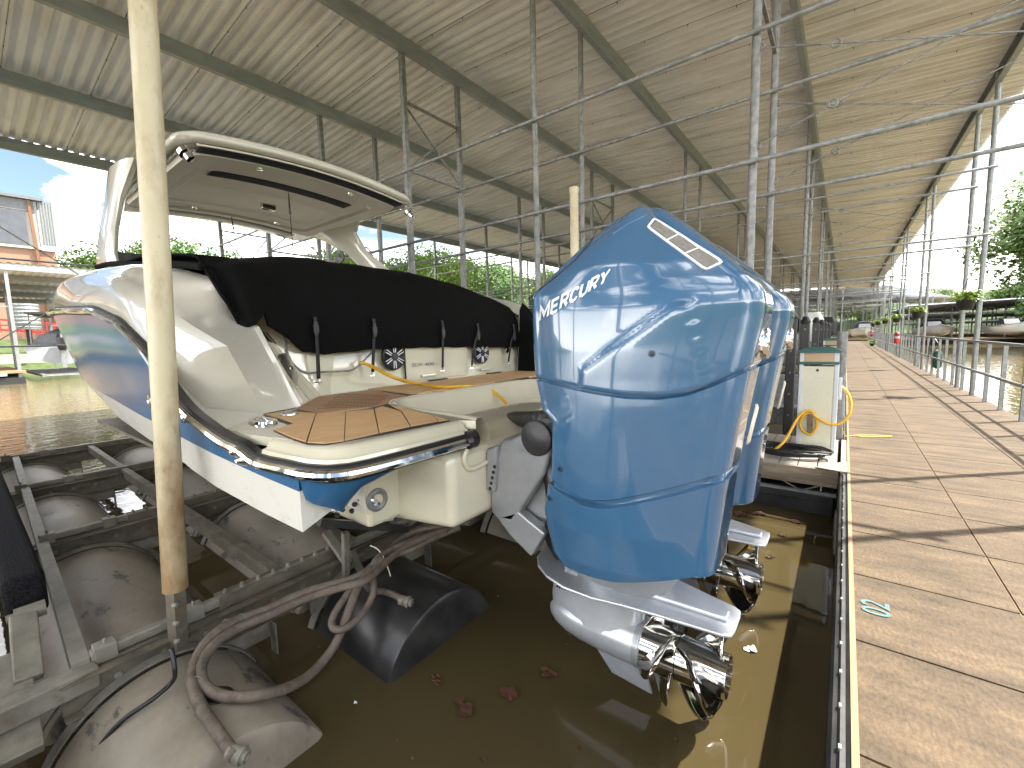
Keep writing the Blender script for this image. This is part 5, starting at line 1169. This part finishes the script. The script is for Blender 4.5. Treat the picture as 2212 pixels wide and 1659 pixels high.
for q, dd in ((D5(372, 1520, Z=-.20), Vector((.10, .06, -.03))), (D5(1370, 622, Z=-.17), Vector((.1, .05, -.02)))):
    b = MB(); b.lathe([(-.02, .024), (.02, .026), (.022, .03), (.035, .03), (.036, .022), (.05, .022), (.052, .012), (.04, .0)], q, dd, 16); b.build('hose_fitting', M['liftpale'], hz, smooth=True, auto=40)
for q in (D5(335, 765, Z=-.085), D5(420, 735, Z=-.085), D5(165, 1105, Z=-.15)):
    b = MB(); b.tube([q + Vector((.026 * math.cos(a), .012 * math.cos(a), .026 * math.sin(a))) for a in [R(30 * i) for i in range(13)]], .0018, 5); b.build('wire_tie', M['liftpale'], hz)
b = MB(); b.tube(smooth_pts([D5(1175, 298, Z=.02), D5(1220, 320, Z=.0), D5(1255, 370, Z=-.04), D5(1280, 430, Z=-.1), D5(1295, 480, Z=-.15)], 5), .004, 5)
tag(b.build('string', M['pedcream'], smooth=True), 'short pale string hanging over the hoses below the transom', 'string')

# ------------------------------------------------------------------ leaves and scraps floating on the water
random.seed(11)
lf = [(940, 1470, .035), (1105, 1497, .05), (1186, 1460, .03), (992, 1534, .05), (1181, 1456, .035), (858, 1602, .014), (1618, 1401, .03), (768, 1521, .018), (1222, 1393, .02), (690, 1400, .02), (1230, 1372, .02), (1095, 1395, .015), (1640, 1108, .07), (1600, 1111, .06), (1690, 1157, .03), (1720, 1128, .04), (1460, 1600, .012), (1330, 1610, .012), (1046, 1640, .02), (890, 1640, .012), (870, 1500, .012), (1560, 1180, .03), (1256, 1615, .02), (1500, 1290, .012), (1666, 1205, .03), (900, 1440, .012), (760, 1275, .014), (1075, 1290, .015), (1400, 1560, .012)]
words = ['orange leaf', 'reddish leaf clump', 'dark leaf', 'tangled brown leaf clump', 'curled brown leaf', 'tiny orange petal', 'curled white feather', 'small pale twig']
for i, (u, v, s_) in enumerate(lf):
    c = P(u, v, Z=WZ + .004); b = MB()
    for k in range(1 if s_ < .03 else 5):
        a0 = random.uniform(0, 6.28); o_ = Vector((random.uniform(-.6, .6), random.uniform(-.6, .6), 0)) * s_ * (0 if s_ < .03 else 1); n = 9
        rim_ = [c + o_ + Vector((math.cos(a0 + 2 * math.pi * j_ / n) * s_ * random.uniform(.35, .9), math.sin(a0 + 2 * math.pi * j_ / n) * s_ * random.uniform(.2, .6), random.uniform(.0, .012))) for j_ in range(n)]
        b.add([c + o_ + Vector((0, 0, .006))] + rim_, [(0, 1 + j_, 1 + (j_ + 1) % n) for j_ in range(n)])
    ob = b.build('leaf', M['pedwhite'] if i in (6, 7) else (M['woodstrip'] if (s_ < .016 and i % 3 == 0) else M['deadleaf']))
    if i in (6, 7): ob.name = 'feather' if i == 6 else 'twig'
    tag(ob, {2: 'dark leaf on the water left of the near skeg', 4: 'small dark leaf right beside a larger reddish clump', 8: 'leaf scrap on the water above the reddish clump', 9: 'leaf scrap beside the black tank end', 10: 'leaf scrap just left of the lower unit', 11: 'tiny scrap between the hoses and the near outboard', 13: 'smaller orange leaf beside the cluster at the finger float', 14: 'leaf scrap between the two propellers and the walkway', 15: 'leaf scrap near the walkway edge below the finger pier', 16: 'tiny scrap below the near propeller', 17: 'tiny scrap on the skeg reflection', 18: 'scrap nearest the bottom edge, centre', 19: 'tiny pale scrap at the bottom edge left of centre', 20: 'tiny scrap left of the tangled clump', 21: 'small leaf by the far propeller', 22: 'small leaf at the bottom edge under the skeg reflection', 23: 'tiny scrap just aft of the far propeller', 24: 'small leaf close to the walkway rub strip', 25: 'tiny scrap above the tangled clump', 26: 'tiny scrap by the hose loop over the black tank', 27: 'tiny scrap between the transom and the cavitation plate', 28: 'tiny scrap left of the skeg reflection', 0: 'reddish leaf floating left of the near propeller', 1: 'reddish brown leaf clump floating below the lower hose loop', 3: 'tangled brown leaf clump on the open water at the bottom', 6: 'curled white feather floating right of the near propeller', 7: 'small pale twig on the water near the front tank', 12: 'orange leaf cluster against the finger pier float', 5: 'tiny bright orange petal on the water near the bottom edge'}.get(i, 'small brown leaf scrap floating on the murky water'), {6: 'feather', 7: 'twig'}.get(i, 'leaf'), 'leaves floating in the slip')

# ------------------------------------------------------------------ trees
def tree_mesh(name, label, cat, base, h, r, mat, n=5000, leaf=.22, seed=1, trunk=.25, low=.25, group=None):
    random.seed(seed); t = thing(name, label, cat, base, group); x0, y0, z0 = base
    b = MB(); top = Vector((x0 + random.uniform(-.1, .1) * r, y0, z0 + h * .75)); b.tube([(x0, y0, z0 - .3), (x0, y0, z0 + h * .3), top], [trunk, trunk * .7, trunk * .2], 8)
    cl = []
    for i in range(60 if n > 30000 else 26):
        a = random.uniform(0, 6.283); zz = random.uniform(low, .95); rr = r * (1 - abs(zz - .55) * 1.05) * random.uniform(.35, 1)
        c = Vector((x0 + rr * math.cos(a), y0 + rr * math.sin(a), z0 + h * zz)); cl.append((c, r * random.uniform(.22, .42)))
        if i % 2 == 0: b.tube([(x0, y0, z0 + h * min(zz * .7, .6)), c], [trunk * .3, trunk * .07], 5)
    b.build('trunk', M['bark'], t, smooth=True)
    b = MB()
    for i in range(n):
        c, s_ = cl[int(random.random() ** 1.2 * len(cl)) % len(cl)]
        d = Vector((random.gauss(0, 1), random.gauss(0, 1), random.gauss(0, .7))).normalized() * s_ * random.random() ** .45
        p = c + d; a = Vector((random.gauss(0, 1), random.gauss(0, 1), random.gauss(0, .5))).normalized(); w = a.orthogonal().normalized() * leaf * random.uniform(.35, .6); a = a * leaf * random.uniform(.6, 1.1)
        b.v += [tuple(p - a * .5), tuple(p + w * .5), tuple(p + a * .5), tuple(p - w * .5)]; k = len(b.v) - 4; b.f.append((k, k + 1, k + 2, k + 3))
    me = bpy.data.meshes.new('crown'); o = Vector(base); me.from_pydata([(v[0] - o.x, v[1] - o.y, v[2] - o.z) for v in b.v], [], b.f); me.materials.append(mat)
    ob = bpy.data.objects.new('crown', me); COL.objects.link(ob); ob.parent = t
    return t
def ground(x, y):
    return 2.0
ORD = ['first', 'second', 'third', 'fourth', 'fifth', 'sixth', 'seventh', 'eighth', 'ninth', 'tenth', 'eleventh', 'twelfth', 'thirteenth', 'fourteenth', 'fifteenth', 'sixteenth']
tA = tree_mesh('broadleaf_tree', 'tall pale green tree at the left end of the wooded bank behind the boat', 'tree', (-58, 12, 1.5), 10.5, 5, M['leaf1'], 20000, .36, 2, .3, group='trees on the bank behind the canopy')
tB = tree_mesh('broadleaf_tree', 'dark green tree beside the brick building', 'tree', (-62, 9.5, 3), 7, 4, M['leaf2'], 14000, .30, 5, .3, group='trees on the bank behind the canopy')
sp_ = [(-58, 19, 10.5), (-60, 27, 10), (-56, 34, 12.5), (-61, 42, 12), (-57, 50, 14.5), (-60, 58, 15), (-56, 66, 14), (-60, 74, 15.5), (-57, 83, 15), (-58, 93, 14), (-64, 104, 15), (-60, 116, 14), (-60, 130, 15), (-62, 146, 15)]
random.seed(5)
nm = ['second', 'third', 'fourth', 'fifth', 'sixth', 'seventh', 'eighth', 'ninth', 'tenth', 'eleventh', 'twelfth', 'thirteenth', 'fourteenth', 'fifteenth']
for i, (x, y, h) in enumerate(sp_):
    o = copy_tree(tA if i % 3 else tB, (x, y, 1.5), '%s sunlit tree from the left along the wooded bank behind the canopy' % nm[i]); s_ = h / (10.5 if i % 3 else 7); o.scale = (s_ * 1.05, s_ * 1.05, s_); o.rotation_euler.z = random.uniform(0, 6)
# right bank
tR = tree_mesh('bank_tree', 'large leafy tree leaning out over the water beyond the railing', 'tree', (16.5, 45, .2), 16.5, 8.8, M['leaf1'], 130000, .44, 9, .35, .04, group='trees on the right bank')
for i, (x, y, s_, lb) in enumerate(((24, 58, 1.0, 'second big tree on the right bank, behind the leaning one'), (30, 74, 1.1, 'third tree on the right bank, farther back'), (34, 98, 1.1, 'fourth tree on the right bank, near the far docks'), (32, 120, 1.3, 'farthest tree on the right bank'))):
    o = copy_tree(tR, (x, y, 0), lb); o.scale = (s_, s_, s_ * .8); o.rotation_euler.z = 1.3 * (i + 1)
# low overhanging foliage on the near bank
tree_mesh('bank_shrub', 'dark leafy shrub overhanging the water at the right edge', 'shrub', (12.6, 38, -.4), 5, 4.4, M['leaf2'], 16000, .45, 21, .1, .05)
# wooded hill behind the far docks
for i in range(16):
    o = copy_tree(tA, (-130 + 19 * i, 150 + 8 * (i % 3), 1), 'distant green tree on the far hill, %s from the left' % ORD[i]); o['group'] = 'trees on the far hill'; o.scale = (1.5, 1.5, 1.1); o.rotation_euler.z = i * .9

# ------------------------------------------------------------------ far docks with roofs
def far_dock(name, label, x0, x1, y0, y1, zr, zl, ridge=True, nx=7, ny=6, peri=.3, group=None, post=.12, m='roof'):
    t = thing(name, label, 'covered dock', ((x0 + x1) / 2, (y0 + y1) / 2, 0), group)
    xm = (x0 + x1) / 2
    zf = lambda x: zr - (zr - zl) * abs(x - xm) / abs(xm - x0)
    b = MB(); n = int((y1 - y0) / peri); pr = []
    rows = []
    for i in range(9):
        x = x0 + (x1 - x0) * i / 8; rows.append([(x, y0 + peri * (k + f_) if True else 0, zf(x) + a_ * .03) for k in range(n) for f_, a_ in ((0, -1), (.3, -1), (.5, 1), (.8, 1))])
    b.grid(rows); b.build('roof_sheet', M[m], t)
    for i in range(nx):
        x = x0 + (x1 - x0) * i / (nx - 1); b = MB(); b.box((x - .04, y0, zf(x) - .28), (x + .04, y1, zf(x) - .04)); b.build('purlin', M['galv'], t)
    for i in range(nx):
        x = x0 + .2 + (x1 - x0 - .4) * i / (nx - 1)
        for j_ in range(ny): y = y0 + .3 + (y1 - y0 - .6) * j_ / (ny - 1); b = MB(); b.beam((x, y, -.2), (x, y, zf(x) - .1), post, post); b.build('post', M['galv'], t)
    b = MB()
    for j_ in range(ny):
        y = y0 + .3 + (y1 - y0 - .6) * j_ / (ny - 1)
        for z in (zl - .9, zl - 1.8): b.beam((x0, y, z), (x1, y, z), .08, .08)
    b.build('tie_row', M['galv'], t)
    b = MB(); b.box((x1 - 2 if x1 > 0 else x1 - 1.6, y0, -.1), (x1, y1, .05))
    for j_ in range(ny): y = y0 + (y1 - y0 - 1.2) * j_ / (ny - 1); b.box((x0, y, -.1), (x1, y + 1.2, .04))
    b.build('deck', M['woodstrip'], t)
    b = MB(); b.box((x0, y0 + .1, -.5), (x1 - .1, y1 - .1, -.11)); b.build('float', M['float'], t)
    return t
# neighbouring roofed dock to the left
nd = thing('covered_dock', 'neighbouring roofed dock across the water at the far left', 'covered dock', (-38, -2, 0))
def nz(x): return 5.55 - .02 * abs(x + 33)
b = MB(); rows = []
for i in range(7):
    x = -33 - 13 * i / 6; rows.append([(x, -22 + .3 * (k + f_), 5.6 + .085 * (-33 - x) * .0 - .055 * (-33 - x) + a_ * .03) for k in range(92) for f_, a_ in ((0, -1), (.3, -1), (.5, 1), (.8, 1))])
b.grid(rows); b.build('roof_sheet', M['roof'], nd)
for i in range(5):
    x = -33.1 - 12.7 * i / 4; z = 5.6 - .055 * (-33 - x); b = MB(); b.box((x - .05, -22, z - .36), (x + .05, 5.3, z - .04)); b.build('purlin', M['galv'], nd)
for x, y in ((-33.2, .35), (-33.2, 2.05), (-33.2, -5.5), (-33.2, -4.2), (-41, .4), (-41, 2.4), (-45.5, 4.6), (-45.5, -4), (-41, -5), (-37, 4.9)):
    b = MB(); b.beam((x, y, -.3), (x, y, 5.3), .13, .13); b.build('post', M['galv'], nd)
b = MB(); b.beam((-33.2, -8, 3.4), (-33.2, 2.1, 3.45), .07, .07); b.beam((-45.5, -8, 3), (-45.5, 5, 3), .07, .07); b.build('tie_pipe', M['galv'], nd)
b = MB(); b.box((-34.2, -12, .12), (-33.0, 2.25, .22)); b.box((-47, 1.1, .05), (-34.2, 2.25, .2)); b.build('deck', M['woodstrip'], nd)
b = MB(); b.box((-34.1, -12, -.6), (-33.1, 2.2, -.1)); b.box((-47, 1.2, -.6), (-34.2, 2.2, -.05)); b.build('float', M['blackplastic'], nd)
b = MB(); b.box((-33.0, .9, .0), (-32.97, 1.6, .12)); b.build('name_board', M['pedwhite'], nd)
nl = thing('neighbour_boat_lift', 'dark lift frame in the water under the grey boat across the channel', 'boat lift', (-40, 4, -.4))
b = MB(); b.beam((-47, 2.9, -.1), (-33.4, 2.9, -.1), .15, .12); b.beam((-47, 5.2, -.1), (-33.4, 5.2, -.1), .15, .12)
for k in range(9): b.beam((-33.6 - 1.4 * k, 2.9, -.1), (-33.6 - 1.4 * k - .7, 5.2, -.15), .1, .1)
b.build('beam', M['galvdark'], nl)
b = MB(); b.box((-34, 2.9, -.44), (-33.0, 5.3, -.12)); b.v = b.v

def small_boat(name, label, x, y, ln, bm_, hull, top, group=None, cover=None, motor='black', bimini=False, rot=0.):
    """bow towards -X, stern at x"""
    t = thing(name, label, 'boat', (x, y, -.2), group)
    rows = []
    for i in range(15):
        u = i / 14; X = x - ln * u; w = bm_ / 2 * (1 - max(0, (u - .45) / .55) ** 2.2); sh = .75 + .35 * u * u
        rows.append([(X, y - w * 1.0, sh), (X, y - w * .97, sh - .15), (X, y - w * .82, .2 + .25 * u * u), (X, y - w * .45, -.02 + .35 * u ** 3), (X, y, -.15 + .6 * u ** 4), (X, y + w * .45, -.02 + .35 * u ** 3), (X, y + w * .82, .2 + .25 * u * u), (X, y + w * .97, sh - .15), (X, y + w, sh)])
    b = MB(); b.grid(rows); b.f.append(tuple(range(9))); b.build('hull', M[hull], t, smooth=True, auto=50)
    b = MB(); b.grid([[r_[0], (r_[0][0], y, r_[0][2] + .12), r_[8]] for r_ in rows]); b.build('deck', M[cover or top], t, smooth=True)
    b = MB(); b.tube([r_[0] for r_ in rows], .03, 6); b.tube([r_[8] for r_ in rows], .03, 6); b.build('gunwale', M['galv'], t)
    x0 = x - ln * .38
    b = MB(); b.loft([[(x0, y - .75, .95), (x0, y + .75, .95), (x0 - 1.3, y + .5, 1.05), (x0 - 1.3, y - .5, 1.05)], [(x0 - .1, y - .65, 1.55), (x0 - .1, y + .65, 1.55), (x0 - .6, y + .45, 1.5), (x0 - .6, y - .45, 1.5)]]); b.build('windscreen', M['glass'], t)
    if cover:
        b = MB(); b.loft([[(x - .2, y - bm_ * .42, .8), (x - .2, y + bm_ * .42, .8), (x - ln * .5, y + bm_ * .42, .95), (x - ln * .5, y - bm_ * .42, .95)], [(x - .5, y - bm_ * .3, 1.35), (x - .5, y + bm_ * .3, 1.35), (x - ln * .45, y + bm_ * .2, 1.75), (x - ln * .45, y - bm_ * .2, 1.75)]]); b.build('cover', M[cover], t, bevel=.1)
    if motor:
        b = MB(); b.loft([[(x + .45 + a * sx_, y + bb * sy_, z) for a, bb in ((-.25, -.18), (.2, -.16), (.28, 0), (.2, .16), (-.25, .18))] for z, sx_, sy_ in ((.55, .7, .7), (.75, 1, 1), (1.15, 1.05, 1), (1.35, .7, .7))]); b.build('motor_cowl', M[motor], t, bevel=.03)
        b = MB(); b.box((x + .3, y - .07, -.3), (x + .5, y + .07, .6)); b.box((x + .1, y - .12, .3), (x + .4, y + .12, .6)); b.build('motor_leg', M['galv'], t)
    if bimini:
        b = MB(); b.prism([(x - ln * .15, y - bm_ * .5, 2.35), (x - ln * .15, y + bm_ * .5, 2.35), (x - ln * .75, y + bm_ * .5, 2.45), (x - ln * .75, y - bm_ * .5, 2.45)], (0, 0, .12)); b.build('bimini', M['cover_grey'], t, bevel=.04)
        b = MB()
        for xx in (.18, .7):
            for s_ in (-1, 1): b.beam((x - ln * xx, y + s_ * bm_ * .47, .8), (x - ln * (xx + .03), y + s_ * bm_ * .47, 2.4), .05, .05)
        b.build('frame', M['galv'], t)
    return t
o = small_boat('moored_boat', 'grey boat with a flat dark bimini and black outboard across the channel at the left', -34.8, 3.9, 9, 2.7, 'boatgrey', 'cover_grey', cover='cover_grey', bimini=True)
o.rotation_euler.z = R(-90 + 78); o.location.z += .55
o.scale = (1.15, 1.15, 1.15)
# boats in the slips beyond the blue outboards
bl_ = [(-1.5, 8.2, 'boatwhite', 'white boat in the next slip, just visible past the blue outboards', 'boatwhite'), (-1.2, 14.5, 'boatwhite', 'white boat two slips down beyond the black lift posts', 'boatwhite'), (-1.0, 20.8, 'boatwhite', 'white boat three slips down the row', 'black'), (-1.0, 27.0, 'boatgrey', 'grey boat four slips down the row', 'black'), (-1.0, 33.4, 'boatwhite', 'white boat five slips down the row', 'black')]
for x, y, hm, lb, mt in bl_:
    o = small_boat('moored_boat', lb, x, y, 8, 2.6, hm, 'boatwhite', group='boats in the slips down the row', cover='canvas' if y > 20 else None, motor=mt); o.location.z += .35
pr_ = [c for c in eng.children if c.name.startswith(('rear_propeller', 'front_propeller'))]
t = thing('stern_drive', 'dark stern drive with polished propeller behind the power pedestal', 'propeller', (-.55, 8.2, .25))
b = MB(); b.box((-.95, 8.08, -.3), (-.5, 8.32, .5)); b.prism([(-1.2, 7.7, .02), (-.1, 7.75, .02), (-.1, 8.65, .02), (-1.2, 8.7, .02)], (0, 0, .02)); b.build('drive_leg', M['galvdark'], t, bevel=.05)
c = pr_[0].copy(); COL.objects.link(c); c.parent = t; c.location = (.28, 0, .16)

# far cross dock and its boats at the end of the walkway
far_dock('covered_dock', 'big low roofed dock beyond the right end of the walkway', 5, 40, 61, 100, 3.9, 3.5, nx=10, ny=9, group='roofed docks beyond the walkway')
fd = far_dock('covered_dock', 'long roofed dock straight beyond the end of the walkway', -46, 0, 0, 60, 7.2, 6.3, nx=12, ny=8, group='roofed docks beyond the walkway')
for c in fd.children:
    c.location += Vector((-23, 30, 0))
fd.location = (3.7, 68, 0); fd.rotation_euler.z = R(-15.7)
random.seed(8)
wd = ['first', 'second', 'third', 'fourth', 'fifth', 'sixth', 'seventh', 'eighth', 'ninth']
for i in range(9):
    o = small_boat('moored_boat', '%s boat from the left in the row under the far roofed docks' % wd[i], 0, 0, 7.5, 2.6, ['boatwhite', 'boatgrey', 'boatwhite'][i % 3], 'boatwhite', group='boats under the far docks', cover=['navy', 'canvas', None][i % 3], motor=None)
    o.location = (-14 + 5.2 * i, 62 + (i % 2), .1); o.rotation_euler.z = R(90)
# gangway far right
b = MB(); b.box((4, 57.5, .0), (40, 59.2, .12)); 
tag(b.build('far_walkway', M['woodstrip']), 'sunlit wooden walkway in front of the far right docks', 'walkway')
b = MB()
for z in (1.15, .6): b.beam((8, 57.5, z), (40, 57.5, z), .06, .06)
for i in range(20): b.beam((8 + 1.65 * i, 57.5, .1), (8 + 1.65 * i, 57.5, 1.15), .06, .06)
tag(b.build('far_railing', M['galv']), 'low railing along the far right walkway', 'railing')

# ------------------------------------------------------------------ brick building, fence and tank on the left bank
t = thing('brick_building', 'tan brick building with a dark panelled upper storey on the left bank', 'building', (-66, -4, 3))
b = MB(); b.box((-80, -40, 0), (-60.3, 7.1, 10.6)); b.build('brick_wall', M['brick'], t)
b = MB(); b.box((-80, -40, 10.601), (-60.2, 6.2, 15.0)); b.build('upper_wall', M['concrete'], t)
b = MB(); b.box((-60.2, -38, 10.9), (-60.1, 5.4, 13.9)); b.build('window_band', M['darkpanel'], t)
b = MB(); b.box((-60.19, -38, 14.0), (-60.05, 6.0, 14.9)); b.build('fascia', M['cover_grey'], t)
b = MB(); b.box((-60.3, -40, 10.62), (-60.0, 7.1, 10.82)); b.build('sill', M['concrete'], t)
b = MB(); b.box((-80, -41, 15.0), (-59.6, 6.6, 15.25)); b.build('roof_edge', M['cover_grey'], t)
b = MB(); b.beam((-60.0, 6.1, 2), (-60.0, 5.7, 15), .22, .22); b.build('drainpipe', M['rust'], t)
b = MB(); rows = [[(-60.0 - .1 * (k % 2), 6.25 + .09 * k, z) for k in range(12)] for z in (11.0, 15.0)]; b.grid(rows); b.build('corrugated_corner', M['galv'], t)
t = thing('red_fence', 'red picket fence running down the left bank', 'fence', (-52, 4, 2))
b = MB()
for k in range(46): y = -10 + .42 * k; z = 5.0 - .10 * (y + 10); b.beam((-53, y, z - 1.0), (-53, y, z), .05, .08)
b.build('picket_run', M['red'], t)
b = MB(); b.beam((-53, -10, 5.0), (-53, 9, 3.1), .1, .12); b.beam((-53, -10, 4.2), (-53, 9, 2.3), .1, .12); b.build('rail', M['red'], t)
b = MB(); b.box((-49.5, -14, .3), (-49, 12, 1.0)); tag(b.build('retaining_wall', M['concrete']), 'low pale retaining wall at the water edge of the left bank', 'wall')
t = thing('storage_tank', 'ribbed silver tank standing on the left bank under the neighbouring roof', 'tank', (-51, 3.9, 3.2))
b = MB(); prof = [(2.9, .0), (2.9, .72)] + [(2.95 + .14 * k, .72 + .05 * (k % 2)) for k in range(15)] + [(5.1, 0)]; b.lathe([(z - 3.2, r_) for z, r_ in prof], (-51, 3.9, 3.2), (0, 0, 1), 22); b.build('drum', M['galv'], t)
b = MB(); b.beam((-51, 3.9, 1.2), (-51, 3.9, 2.9), .3, .3); b.build('stand', M['black'], t)
